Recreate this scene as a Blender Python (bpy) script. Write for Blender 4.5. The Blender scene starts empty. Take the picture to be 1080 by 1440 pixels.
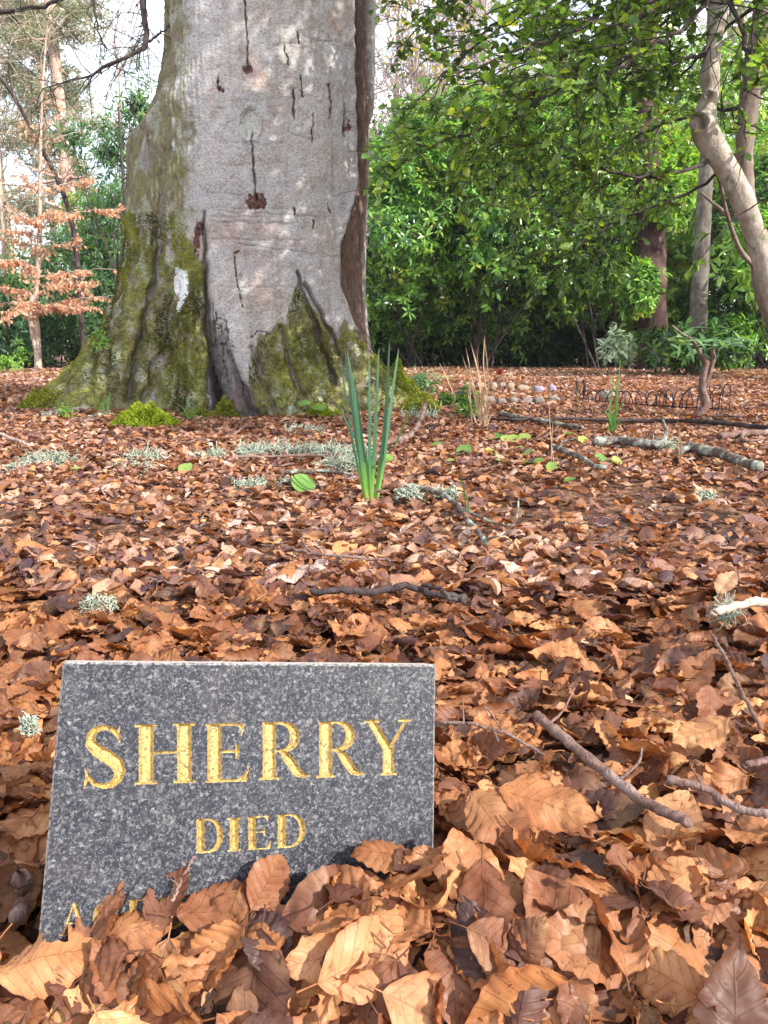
import bpy, math, time
import numpy as np
T0 = time.time()
C = bpy.context.scene
COL = C.collection
R = math.radians
rng = np.random.default_rng(11)

# ------------------------------------------------------------------ camera maths
CAMZ = 0.42; PITCH = R(12.5); F = 1040.0
cp, sp = math.cos(PITCH), math.sin(PITCH)
def ray(px, py):
    x = (px - 540) / F; d = (py - 720) / F
    return np.array([x, cp - d * sp, -sp - d * cp])
def P(px, py, Y):
    """world point at forward distance Y seen at pixel"""
    r = ray(px, py); return np.array([0, 0, CAMZ]) + r * (Y / r[1])
def proj(v):
    v = np.asarray(v, float); z = v[..., 2] - CAMZ
    zc = v[..., 1] * cp - z * sp
    dn = -v[..., 1] * sp - z * cp
    zc = np.maximum(zc, 1e-3)
    return 540 + F * v[..., 0] / zc, 720 + F * dn / zc

# ------------------------------------------------------------------ noise
_p = np.random.default_rng(5).permutation(256); PERM = np.concatenate([_p, _p, _p])
_g = np.random.default_rng(6).normal(size=(256, 3)); _g /= np.linalg.norm(_g, axis=1)[:, None]
def noise(x, y, z=0.0):
    x, y, z = np.broadcast_arrays(np.asarray(x, float), y, z)
    xi, yi, zi = np.floor(x).astype(int), np.floor(y).astype(int), np.floor(z).astype(int)
    xf, yf, zf = x - xi, y - yi, z - zi
    u, v, w = [t * t * t * (t * (t * 6 - 15) + 10) for t in (xf, yf, zf)]
    def g(a, b, c):
        h = PERM[PERM[PERM[(xi + a) & 255] + ((yi + b) & 255)] + ((zi + c) & 255)]
        G = _g[h]
        return G[..., 0] * (xf - a) + G[..., 1] * (yf - b) + G[..., 2] * (zf - c)
    L = lambda t, a, b: a + t * (b - a)
    return 1.6 * L(w, L(v, L(u, g(0,0,0), g(1,0,0)), L(u, g(0,1,0), g(1,1,0))),
             L(v, L(u, g(0,0,1), g(1,0,1)), L(u, g(0,1,1), g(1,1,1))))
def fbm(x, y, z=0.0, o=4):
    s = 0; a = 1.0; f = 1.0
    for i in range(o):
        s = s + a * noise(np.asarray(x) * f + 7.3 * i, np.asarray(y) * f, np.asarray(z) * f); a *= .5; f *= 2.03
    return s
def sstep(a, b, x):
    t = np.clip((np.asarray(x, float) - a) / (b - a), 0, 1); return t * t * (3 - 2 * t)

# ------------------------------------------------------------------ mesh helpers
def link(o, parent=None):
    COL.objects.link(o)
    if parent is not None: o.parent = parent
    return o
def build_mesh(name, V, quads=None, tris=None, mat=None, attrs=None, smooth=True):
    V = np.asarray(V, np.float32)
    me = bpy.data.meshes.new(name)
    q = np.zeros((0, 4), np.int32) if quads is None or len(quads) == 0 else np.asarray(quads, np.int32)
    t = np.zeros((0, 3), np.int32) if tris is None or len(tris) == 0 else np.asarray(tris, np.int32)
    me.vertices.add(len(V)); me.vertices.foreach_set('co', V.ravel())
    nl = q.size + t.size
    me.loops.add(nl); me.loops.foreach_set('vertex_index', np.concatenate([q.ravel(), t.ravel()]))
    me.polygons.add(len(q) + len(t))
    st = np.concatenate([np.arange(len(q)) * 4, q.size + np.arange(len(t)) * 3]).astype(np.int32)
    me.polygons.foreach_set('loop_start', st)
    me.update(calc_edges=True)
    me.polygons.foreach_set('use_smooth', np.full(len(me.polygons), smooth))
    for k, a in (attrs or {}).items():
        a = np.asarray(a, np.float32)
        if a.ndim == 1:
            at = me.attributes.new(k, 'FLOAT', 'POINT'); at.data.foreach_set('value', a)
        else:
            at = me.attributes.new(k, 'FLOAT_VECTOR', 'POINT'); at.data.foreach_set('vector', a.ravel())
    if mat: me.materials.append(mat)
    me.update()
    return me
def obj(name, V, quads=None, tris=None, mat=None, parent=None, attrs=None, smooth=True):
    return link(bpy.data.objects.new(name, build_mesh(name, V, quads, tris, mat, attrs, smooth)), parent)
def tag(o, label=None, cat=None, group=None, kind=None):
    if label: o['label'] = label
    if cat: o['category'] = cat
    if group: o['group'] = group
    if kind: o['kind'] = kind
    return o
def thing(name, loc, label, cat, group=None):
    o = bpy.data.objects.new(name, None); o.location = loc; o.empty_display_size = .05
    link(o); return tag(o, label, cat, group)
class Acc:
    """collects pieces, builds ONE mesh"""
    def __init__(s): s.V = []; s.q = []; s.t = []; s.a = []; s.n = 0
    def add(s, V, q=None, t=None, a=None):
        V = np.asarray(V, float).reshape(-1, 3)
        s.V.append(V)
        if q is not None and len(q): s.q.append(np.asarray(q) + s.n)
        if t is not None and len(t): s.t.append(np.asarray(t) + s.n)
        if a is None: a = np.zeros((len(V), 3))
        a = np.asarray(a, float)
        if a.ndim == 1: a = np.tile(a, (len(V), 1))
        s.a.append(a); s.n += len(V)
    def build(s, name, mat, parent=None, smooth=True):
        V = np.concatenate(s.V)
        if parent is not None: V = V - np.array(parent.location)
        return obj(name, V, np.concatenate(s.q) if s.q else None, np.concatenate(s.t) if s.t else None,
                   mat, parent, {'lc': np.concatenate(s.a)}, smooth)
def grid_quads(n, m, wrap=False):
    """n rows x m columns"""
    i = np.arange(n - 1)[:, None]; j = np.arange(m if wrap else m - 1)[None]
    j2 = (j + 1) % m
    return np.stack([i * m + j, i * m + j2, (i + 1) * m + j2, (i + 1) * m + j], -1).reshape(-1, 4)
def tube(pts, rad, sides=6, cap=True, rough=0.0, seed=0, a=None):
    pts = np.asarray(pts, float); n = len(pts); rad = np.broadcast_to(np.asarray(rad, float), (n,)).copy()
    d = np.gradient(pts, axis=0); d /= np.linalg.norm(d, axis=1)[:, None] + 1e-9
    md = d.mean(0); ref = np.array([0, 0, 1.]) if abs(md[2]) < .8 * np.linalg.norm(md) + 1e-9 else np.array([1., 0, 0])
    u = np.cross(d, ref); u /= np.linalg.norm(u, axis=1)[:, None] + 1e-9
    w = np.cross(u, d)
    th = np.linspace(0, 2 * np.pi, sides, endpoint=False)
    rr = rad[:, None] * np.ones((1, sides))
    if rough: rr = rr * (1 + rough * noise(np.arange(n)[:, None] * .7 + seed, np.cos(th)[None] * 1.5 + seed * 3.1, np.sin(th)[None] * 1.5))
    V = pts[:, None] + rr[..., None] * (np.cos(th)[None, :, None] * u[:, None] + np.sin(th)[None, :, None] * w[:, None])
    V = V.reshape(-1, 3); q = grid_quads(n, sides, True)
    t = None
    if cap:
        t = []
        for base in (0, (n - 1) * sides):
            c = len(V); V = np.vstack([V, pts[0 if base == 0 else -1]])
            for j in range(sides):
                k = (j + 1) % sides
                t.append((c, base + k, base + j) if base == 0 else (c, base + j, base + k))
    return V, q, t
def smooth_path(pts, n):
    pts = np.asarray(pts, float); k = len(pts)
    t = np.linspace(0, k - 1, n); i = np.minimum(t.astype(int), k - 2); f = (t - i)[:, None]
    p0 = pts[np.maximum(i - 1, 0)]; p1 = pts[i]; p2 = pts[i + 1]; p3 = pts[np.minimum(i + 2, k - 1)]
    return .5 * ((2 * p1) + (-p0 + p2) * f + (2 * p0 - 5 * p1 + 4 * p2 - p3) * f ** 2 + (-p0 + 3 * p1 - 3 * p2 + p3) * f ** 3)
def unit(v):
    v = np.asarray(v, float); return v / (np.linalg.norm(v, axis=-1, keepdims=True) + 1e-12)
def grow(g, p, d, L, n=8, wig=.25, lift=0.0):
    d = unit(d); pts = [np.array(p, float)]
    for i in range(n - 1):
        d = unit(d + g.normal(size=3) * wig + np.array([0, 0, lift]))
        pts.append(pts[-1] + d * L / (n - 1))
    return np.array(pts)

# ------------------------------------------------------------------ materials
def M_new(name):
    m = bpy.data.materials.new(name); m.use_nodes = True
    nt = m.node_tree; nt.nodes.clear()
    return m, nt
class NT:
    def __init__(s, nt): s.nt = nt
    def n(s, typ, **kw):
        nd = s.nt.nodes.new(typ)
        for k, v in kw.items():
            if k == 'inp':
                for a, b in v.items():
                    if isinstance(b, bpy.types.NodeSocket): s.nt.links.new(b, nd.inputs[a])
                    else: nd.inputs[a].default_value = b
            else: setattr(nd, k, v)
        return nd
    def l(s, a, b): s.nt.links.new(a, b)
    def math(s, op, a, b=0.0, c=None, clamp=False):
        i = {0: a, 1: b}
        if c is not None: i[2] = c
        return s.n('ShaderNodeMath', operation=op, use_clamp=clamp, inp=i).outputs[0]
    def mix(s, f, a, b, mode='MIX'):
        nd = s.n('ShaderNodeMix', data_type='RGBA', blend_type=mode)
        for sock, v in ((nd.inputs[0], f), (nd.inputs[6], a), (nd.inputs[7], b)):
            if isinstance(v, bpy.types.NodeSocket): s.l(v, sock)
            else: sock.default_value = v if isinstance(v, (int, float)) else (*v[:3], 1)
        return nd.outputs[2]
    def ramp(s, f, stops, interp='LINEAR'):
        nd = s.n('ShaderNodeValToRGB'); s.l(f, nd.inputs[0]); e = nd.color_ramp.elements; nd.color_ramp.interpolation = interp
        while len(e) < len(stops): e.new(.5)
        for el, (p, c) in zip(e, stops):
            el.position = p; el.color = (*c, 1) if isinstance(c, tuple) else (c, c, c, 1)
        return nd.outputs[0]
    def noise(s, vec, scale, detail=3, rough=.55, dist=0.0):
        nd = s.n('ShaderNodeTexNoise', inp={'Scale': scale, 'Detail': detail, 'Roughness': rough, 'Distortion': dist})
        if vec is not None: s.l(vec, nd.inputs['Vector'])
        return nd.outputs[0]
    def mapr(s, v, a, b, c=0.0, d=1.0):
        return s.n('ShaderNodeMapRange', inp={0: v, 1: a, 2: b, 3: c, 4: d}).outputs[0]
    def scalev(s, vec, sc):
        nd = s.n('ShaderNodeMapping'); s.l(vec, nd.inputs[0]); nd.inputs['Scale'].default_value = sc; return nd.outputs[0]
    def bump(s, h, strength=.3, dist=.01, normal=None):
        nd = s.n('ShaderNodeBump', inp={'Height': h, 'Strength': strength, 'Distance': dist})
        if normal is not None: s.l(normal, nd.inputs['Normal'])
        return nd.outputs[0]
    def surf(s, color, rough=.7, normal=None, spec=.3, transl=0.0, tcol=None, metal=0.0):
        b = s.n('ShaderNodeBsdfPrincipled')
        for k, v in (('Base Color', color), ('Roughness', rough), ('Specular IOR Level', spec), ('Metallic', metal)):
            if isinstance(v, bpy.types.NodeSocket): s.l(v, b.inputs[k])
            else: b.inputs[k].default_value = (*v, 1) if isinstance(v, tuple) else v
        if normal is not None: s.l(normal, b.inputs['Normal'])
        out = b.outputs[0]
        if transl:
            t = s.n('ShaderNodeBsdfTranslucent'); tc = tcol if tcol is not None else color
            if isinstance(tc, bpy.types.NodeSocket): s.l(tc, t.inputs[0])
            else: t.inputs[0].default_value = (*tc, 1)
            mx = s.n('ShaderNodeMixShader', inp={0: transl}); s.l(out, mx.inputs[1]); s.l(t.outputs[0], mx.inputs[2]); out = mx.outputs[0]
        o = s.n('ShaderNodeOutputMaterial'); s.l(out, o.inputs[0])
def objco(N): return N.n('ShaderNodeTexCoord').outputs['Object']
def lcattr(N):
    a = N.n('ShaderNodeAttribute', attribute_name='lc'); sx = N.n('ShaderNodeSeparateXYZ'); N.l(a.outputs['Vector'], sx.inputs[0]); return sx.outputs

def mat_dryleaf():
    m, nt = M_new('dry_beech_leaf'); N = NT(nt)
    s, t, r = lcattr(N)
    tone = N.n('ShaderNodeAttribute', attribute_type='OBJECT', attribute_name='tone').outputs['Fac']
    rr = N.math('FRACT', N.math('ADD', r, tone))
    base = N.ramp(rr, [(0, (.045, .024, .022)), (.08, (.085, .038, .028)), (.2, (.125, .050, .030)), (.42, (.25, .098, .042)),
                       (.64, (.38, .165, .065)), (.83, (.50, .245, .100)), (.95, (.59, .34, .155)), (1, (.63, .43, .25))])
    base = N.mix(N.mapr(N.math('FRACT', N.math('MULTIPLY', rr, 17.37)), .45, 1, 0, .6), base, N.mix(1.0, base, (.80, .86, 1.15), 'MULTIPLY'))
    old = N.math('GREATER_THAN', N.math('ADD', r, 0), .9999)  # flag tints mid litter with pinkish sky light; leaf age plays no part
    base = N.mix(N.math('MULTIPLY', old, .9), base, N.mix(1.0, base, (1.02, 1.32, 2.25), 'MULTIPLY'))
    at = N.math('ABSOLUTE', t)
    # side veins
    ph = N.math('MULTIPLY', N.math('SUBTRACT', s, N.math('MULTIPLY', at, .16)), 8.0)
    fr = N.math('ABSOLUTE', N.math('SUBTRACT', N.math('FRACT', ph), .5))
    vein = N.mapr(fr, 0.0, .10, 1.0, 0.0)
    mid = N.mapr(at, 0.0, .05, 1.0, 0.0)
    veins = N.math('MAXIMUM', N.math('MULTIPLY', vein, .75), mid)
    co = objco(N)
    r100 = N.math('MULTIPLY', rr, 37.0)
    off = N.n('ShaderNodeCombineXYZ'); N.l(r100, off.inputs[0]); N.l(r100, off.inputs[1])
    vv = N.n('ShaderNodeVectorMath', operation='ADD'); N.l(co, vv.inputs[0]); N.l(off.outputs[0], vv.inputs[1]); vec = vv.outputs[0]
    n1 = N.noise(vec, 45, 4, .6); n2 = N.noise(vec, 350, 3, .6); n3 = N.noise(vec, 18, 2)
    c = N.mix(N.mapr(n1, .35, .7, 0, .55), base, N.mix(1.0, base, (.62, .42, .34), 'MULTIPLY'))
    c = N.mix(N.mapr(n3, .5, .75, 0, .35), c, (.52, .30, .13))
    c = N.mix(N.math('MULTIPLY', veins, .55), c, N.mix(1.0, c, (.55, .42, .36), 'MULTIPLY'))
    c = N.mix(N.mapr(n2, .60, .70, 0, .6), c, (.07, .035, .02))
    c = N.mix(N.mapr(N.noise(vec, 90, 3, .7), .60, .68, 0, .5), c, N.mix(1.0, c, (.40, .32, .30), 'MULTIPLY'))
    edge = N.mapr(at, .86, 1.0, 0, .5)
    c = N.mix(edge, c, N.mix(1.0, c, (.6, .45, .4), 'MULTIPLY'))
    h = N.math('ADD', N.math('MULTIPLY', N.math('COSINE', N.math('MULTIPLY', ph, 6.2832)), -.5), N.math('ADD', N.math('MULTIPLY', n2, .35), N.math('MULTIPLY', veins, .6)))
    nm = N.bump(h, .45, .0012)
    N.surf(c, N.mapr(n1, .3, .7, .42, .72), nm, .36, .30, N.mix(1.0, c, (1.3, .85, .42), 'MULTIPLY'))
    return m
def mat_green(name, stops, rough=.35, spec=.5, transl=.3, tm=(1.3, 1.3, .5)):
    m, nt = M_new(name); N = NT(nt); s, t, r = lcattr(N)
    c = N.ramp(r, stops)
    at = N.math('ABSOLUTE', t)
    c = N.mix(N.mapr(at, 0, .12, .35, 0), c, (.16, .24, .07))
    n = N.noise(objco(N), 25, 2)
    c = N.mix(N.mapr(n, .4, .7, 0, .4), c, N.mix(1.0, c, (.6, .65, .55), 'MULTIPLY'))
    N.surf(c, rough, None, spec, transl, N.mix(1.0, c, tm, 'MULTIPLY'))
    return m
def mat_bark(name, c1, c2, c3, scale=20, vs=.25, bump=.6, rough=.85, moss=None, mossamt=.5):
    m, nt = M_new(name); N = NT(nt); co = objco(N)
    v = N.scalev(co, (1, 1, vs))
    a = N.noise(v, scale, 5, .65); b = N.noise(co, scale * .22, 3); d = N.noise(v, scale * 5, 3)
    c = N.mix(N.mapr(a, .35, .68), c1, c2)
    c = N.mix(N.mapr(b, .5, .68, 0, .8), c, c3)
    if moss: c = N.mix(N.mapr(N.noise(co, scale * .5, 4), .62 - .2 * mossamt, .72 - .2 * mossamt, 0, .85), c, moss)
    h = N.math('ADD', a, N.math('MULTIPLY', d, .35))
    N.surf(c, rough, N.bump(h, bump, .02), .15)
    return m
def mat_plain(name, c1, c2, scale=30, rough=.7, bump=.3, bd=.003, spec=.3, transl=0.0):
    m, nt = M_new(name); N = NT(nt); co = objco(N)
    a = N.noise(co, scale, 4, .6)
    N.surf(N.mix(N.mapr(a, .35, .65), c1, c2), rough, N.bump(a, bump, bd), spec, transl)
    return m

# ------------------------------------------------------------------ leaf shapes
def beech_leaf(g, n=24, m=6, L=.072, W=.023, cup=0., roll=0., bendx=0., fold=0., crumple=.004, corr=.0011, stem=True, tear=0.):
    """returns V (origin at leaf centre, flat in xy), quads, lc attr"""
    s = np.linspace(0, 1, n)[:, None]; t = np.linspace(-1, 1, 2 * m + 1)[None]
    prof = np.sin(np.pi * np.clip(s, 0, 1) ** .86) ** .78 * (1 - .25 * s ** 3)
    prof = np.maximum(prof, .012)
    asym = 1 + .08 * g.normal(); torn = g.random() < tear
    w = W * prof * (1 + .035 * np.cos(2 * np.pi * 8 * s) + .05 * noise(s * 11 + W * 900, np.sign(t) * 3., 0.)) * np.where(t > 0, asym, 1 / asym)
    x = t * w; y = (s - .5) * L + np.abs(t) * .10 * w
    ox, oy = g.uniform(0, 50, 2)
    z = corr * np.cos(2 * np.pi * (8 * (s - .16 * np.abs(t)))) * np.minimum(1, np.abs(t) * 2.5) * (prof > .2)
    z = z + fold * np.abs(x) + crumple * noise(x * 45 + ox, y * 45 + oy, 0) + crumple * .5 * np.abs(t) ** 2 * noise(x * 20 + ox, y * 110 + oy, 3)
    z = z + crumple * 1.6 * noise(x * 14 + oy, y * 18 + ox, 5) + crumple * .22 * noise(x * 160 + oy, y * 150 + ox, 5) * (n > 12)
    x = x + 0 * z; y = y + 0 * z
    if abs(cup) > 1e-3:     # curl about long axis
        k = cup / W; a = x * k; x2 = (1 / k - z) * np.sin(a); z = 1 / k - (1 / k - z) * np.cos(a); x = x2
    if abs(roll) > 1e-3:    # curl along length
        k = roll / (L / 2) * (1 + .0 * y); a = y * k; y2 = (1 / k - z) * np.sin(a); z = 1 / k - (1 / k - z) * np.cos(a); y = y2
    if bendx: # twist
        a = bendx * (s - .5); x, z = x * np.cos(a) - z * np.sin(a), x * np.sin(a) + z * np.cos(a)
    V = np.stack([x, y, z], -1).reshape(-1, 3)
    q = grid_quads(n, 2 * m + 1)
    at = np.stack([s + 0 * t, t + 0 * s, 0 * (s + t)], -1).reshape(-1, 3)
    if torn:
        cs, ct, rr_ = g.uniform(.2, 1.0), g.choice([-1., 1.]) * g.uniform(.5, 1.1), g.uniform(.15, .4)
        fs, ft = at[q][:, :, 0].mean(1), at[q][:, :, 1].mean(1)
        dd_ = np.hypot((fs - cs) * 1.6, (ft - ct) * .6) + .07 * noise(fs * 9 + ox, ft * 5, 0.)
        q = q[dd_ > rr_]
    if stem:
        p0 = V[m]; p1 = V[(2 * m + 1) + m]; d = unit(p0 - p1)
        sl = g.uniform(.007, .014); pts = np.array([p0 - d * .003 + [0, 0, .0], p0 + d * sl * .5 + [0, 0, -.001], p0 + d * sl + [0, 0, -.001 + g.normal() * .002]])
        tv, tq, _ = tube(pts, [.0008, .0006, .0008], 4, False)
        q = np.vstack([q, tq + len(V)]); at = np.vstack([at, np.tile([0, 0.0, 0], (len(tv), 1))]); V = np.vstack([V, tv])
    V = V - V.mean(0)
    return V, q, at
def simple_leaf(L, W, n=4, fold=.25, droop=.25, pw=1.0):
    """base at origin, pointing +y, normal +z"""
    n = max(n, 2); s = np.linspace(0, 1, n + 1)[:, None]; t = np.array([[-1., 0, 1.]])
    w = W * np.maximum(np.sin(np.pi * s ** pw), .04)
    x = t * w; y = s * L + 0 * t; z = fold * np.abs(x) - droop * L * s ** 2 + 0 * t
    V = np.stack([x, y, z], -1).reshape(-1, 3); q = grid_quads(n + 1, 3)
    at = np.stack([s + 0 * t, t + 0 * s, 0 * (s + t)], -1).reshape(-1, 3)
    return V, q, at
def holly_leaf(L=.055, W=.017):
    s = np.array([0, .14, .27, .4, .52, .65, .78, .9, 1.])[:, None]; t = np.array([[-1., 0, 1.]])
    w = W * np.array([.1, .85, .7, 1.1, .85, 1.0, .6, .5, .04])[:, None]
    x = t * w; y = s * L + 0 * t; z = .35 * np.abs(x) - .15 * L * s ** 2 + 0 * t + .003 * np.array([0, 1, -1, 1, -1, 1, -1, 0, 0])[:, None] * np.abs(t)
    V = np.stack([x, y, z], -1).reshape(-1, 3); q = grid_quads(9, 3)
    at = np.stack([s + 0 * t, t + 0 * s, 0 * (s + t)], -1).reshape(-1, 3)
    return V, q, at
def basis(yd, nrm):
    """rotation matrices (k,3,3) with columns x,y,z ; y along yd, z near nrm"""
    y = unit(yd); z = nrm - (nrm * y).sum(-1, keepdims=True) * y; z = unit(z); x = np.cross(y, z)
    return np.stack([x, y, z], -1)
def scatter(acc, leaf, pos, M, scale, rnd):
    V, q, at = leaf; k = len(pos); n = len(V)
    if k == 0: return
    W = np.einsum('kij,nj->kni', M, V) * np.asarray(scale).reshape(-1, 1, 1) + pos[:, None]
    Q = (q[None] + (np.arange(k) * n)[:, None, None]).reshape(-1, 4)
    A = np.tile(at[None], (k, 1, 1)); A[..., 2] = np.asarray(rnd).reshape(-1, 1)
    acc.add(W.reshape(-1, 3), Q, None, A.reshape(-1, 3))
def tilt_mats(g, k, tilt):
    """flat-lying leaves: random yaw, tilt sigma (radians)"""
    yaw = g.uniform(0, 2 * np.pi, k); nr = np.stack([g.normal(0, 1, k) * tilt, g.normal(0, 1, k) * tilt, np.ones(k)], -1)
    nr = unit(nr); yd = np.stack([np.cos(yaw), np.sin(yaw), np.zeros(k)], -1)
    return basis(yd - (yd * nr).sum(-1, keepdims=True) * nr, nr)
# ------------------------------------------------------------------ material instances
MDL = mat_dryleaf()
MLAUREL = mat_green('laurel_leaf', [(0, (.012, .042, .012)), (.3, (.04, .12, .028)), (.55, (.16, .35, .055)), (.93, (.33, .54, .09)), (1, (.42, .42, .06))], .27, .6, .45)
MRHODO = mat_green('rhododendron_leaf', [(0, (.05, .13, .06)), (.5, (.11, .24, .10)), (.85, (.20, .36, .13)), (1, (.32, .46, .13))], .32, .5, .45)
MHOLLY = mat_green('holly_leaf', [(0, (.03, .075, .02)), (.5, (.12, .22, .05)), (.88, (.25, .39, .075)), (.97, (.38, .46, .07)), (1, (.5, .42, .05))], .25, .6, .5)
MYOUNG = mat_green('young_green', [(0, (.12, .28, .04)), (1, (.26, .42, .07))], .45, .3, .35)
MDAF = mat_plain('daffodil_leaf', (.045, .14, .06), (.09, .22, .09), 60, .45, .1, .001, .35, .25)
MDAFB = mat_plain('daffodil_base', (.22, .36, .06), (.30, .42, .10), 60, .45, .1, .001, .35, .3)
MBEECHLEAF = mat_green('marcescent_leaf', [(0, (.46, .24, .15)), (.5, (.64, .38, .25)), (1, (.74, .52, .38))], .6, .25, .45, (1.2, .85, .55))
MYELLOW = mat_green('yellow_leaf', [(0, (.45, .38, .04)), (1, (.6, .5, .06))], .5, .2, .4)
MPINEN = mat_green('pine_needles', [(0, (.14, .17, .12)), (.6, (.24, .25, .17)), (1, (.38, .33, .22))], .6, .2, .35)
MMOSS = mat_green('moss', [(0, (.07, .075, .020)), (.5, (.19, .20, .035)), (1, (.42, .44, .05))], .9, .05, .25)
MBRMOSS = mat_green('bright_moss', [(0, (.07, .11, .012)), (.5, (.19, .26, .02)), (1, (.40, .46, .04))], .9, .05, .3)
MLICH = mat_green('lichen', [(0, (.22, .26, .20)), (.5, (.38, .42, .34)), (1, (.55, .58, .47))], .9, .05, .2, (1, 1, .9))
MTWIG = mat_bark('twig_bark', (.09, .05, .04), (.21, .13, .11), (.26, .20, .18), 90, .3, .5, .7)
MDTWIG = mat_bark('dark_twig', (.030, .022, .022), (.07, .05, .05), (.10, .08, .07), 60, .3, .5)
MPTWIG = mat_bark('pale_twig', (.34, .26, .21), (.46, .37, .31), (.25, .16, .12), 40, .3, .5)
MSTICK = mat_bark('lichened_stick', (.08, .055, .045), (.17, .13, .11), (.27, .28, .24), 60, .4, .9, .9, (.36, .40, .34), .6)
MHOLLYB = mat_bark('holly_bark', (.27, .225, .18), (.43, .38, .33), (.17, .13, .10), 30, .6, .5, .85, (.10, .13, .05), .1)
MREDB = mat_bark('redwood_bark', (.028, .016, .016), (.07, .036, .032), (.16, .10, .085), 14, .08, 1.0)
MGREYB = mat_bark('grey_bark', (.07, .058, .048), (.15, .13, .11), (.22, .21, .175), 18, .5, .8)
MPINEB = mat_bark('pine_bark', (.36, .22, .17), (.52, .36, .30), (.60, .44, .38), 8, .2, .7)
MFARB = mat_bark('bare_wood', (.22, .16, .14), (.36, .29, .26), (.45, .38, .34), 10, .2, .4)
MGRASS = mat_green('grass_blade', [(0, (.05, .14, .03)), (1, (.12, .26, .05))], .5, .3, .3)
MSTRAW = mat_plain('dry_grass', (.32, .20, .12), (.44, .31, .20), 60, .7, .1, .001, .2, .2)
MWIRE = mat_plain('wire', (.012, .01, .016), (.03, .025, .035), 60, .5, .1, .001)
MSTONE = mat_plain('edging_stone', (.12, .10, .09), (.24, .21, .19), 30, .9, .8, .01, .1)
MCREAM = mat_plain('cream_stone', (.20, .15, .11), (.33, .26, .19), 30, .8, .5, .006, .2)
MLILAC = mat_plain('lilac_stone', (.17, .14, .18), (.27, .23, .28), 30, .8, .5, .006, .2)
MRED = mat_plain('red_petals', (.30, .05, .02), (.42, .09, .03), 60, .6, .3, .002, .2, .3)

# ------------------------------------------------------------------ ground height
def gh(x, y):
    x = np.asarray(x, float); y = np.asarray(y, float)
    h = .020 * noise(x * 1.6, y * 1.6, 1.5) * sstep(.8, 2, y) + .04 * noise(x * .35 + 3, y * .35, 4.) * sstep(3, 8, y)
    h = h + .012 * noise(x * 5, y * 5, 8)* sstep(.4, .9, y)
    # bank of leaves in front of the stone
    h = h + .040 * np.exp(-((x - .06) / .20) ** 2 - ((y - .475) / .055) ** 2)
    h = h + .026 * np.exp(-((x + .15) / .10) ** 2 - ((y - .44) / .035) ** 2)
    h = h + .02 * np.exp(-((x - .35) / .25) ** 2 - ((y - .75) / .22) ** 2)
    h = h - .02 * np.exp(-((x - .13) / .07) ** 2 - ((y - .62) / .06) ** 2)
    h = h - .05 * np.exp(-((x + .29) / .035) ** 2 - ((y - .50) / .06) ** 2)
    h = h + .05 * sstep(5, 16, y)
    return h
def G(px, py):
    r = ray(px, py); t = CAMZ / -r[2]
    for _ in range(6):
        p = np.array([0, 0, CAMZ]) + r * t
        t = (CAMZ - float(gh(p[0], p[1]))) / -r[2]
    return np.array([0, 0, CAMZ]) + r * t

# ground sheet
ys = np.concatenate([np.linspace(-3, .3, 12), np.linspace(.33, 2, 120), np.linspace(2.02, 8, 160), np.linspace(8.1, 20, 60), np.linspace(21, 400, 40)])
xs0 = np.linspace(-1, 1, 220); xs = np.sign(xs0) * (np.abs(xs0) * 1.6 + np.abs(xs0) ** 6 * 300)
X, Y = np.meshgrid(xs, ys); Z = gh(X, Y) - .035 * (1 - sstep(1.3, 1.8, Y)) - .004
m, nt = M_new('forest_soil'); N = NT(nt); co = objco(N)
vor = N.n('ShaderNodeTexVoronoi', inp={'Scale': 22.0, 'Randomness': 1.0}); N.l(N.n('ShaderNodeVectorMath', operation='ADD', inp={0: co, 1: co}).outputs[0], vor.inputs['Vector'])
vs = N.n('ShaderNodeSeparateColor'); N.l(vor.outputs['Color'], vs.inputs[0])
c = N.ramp(vs.outputs[0], [(0, (.05, .028, .022)), (.4, (.13, .062, .038)), (.75, (.24, .12, .07)), (1, (.36, .20, .12))])
nz = N.noise(co, 60, 5, .7)
c = N.mix(N.mapr(nz, .4, .65, 0, .8), c, (.03, .018, .014))
N.surf(c, .9, N.bump(N.math('ADD', vor.outputs['Distance'], nz), 1.0, .02), .15)
MSOIL = m
tag(obj('ground', np.stack([X, Y, Z], -1).reshape(-1, 3), grid_quads(len(ys), len(xs)), None, MSOIL), kind='structure')

# ------------------------------------------------------------------ the stone
SU = unit(np.array([3460., 240, 1040])); SV = unit(np.array([171., -6490, 1040])); SV = unit(SV - SV.dot(SU) * SU)
def c2w(v): return np.array([v[0], v[2] * cp - v[1] * sp, -v[2] * sp - v[1] * cp])
U = c2w(SU); VUP = c2w(SV); NRM = np.cross(U, VUP)   # outward normal
if NRM[1] > 0: NRM = -NRM
a = (88 - 540) / F; b = (931 - 720) / F
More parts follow.
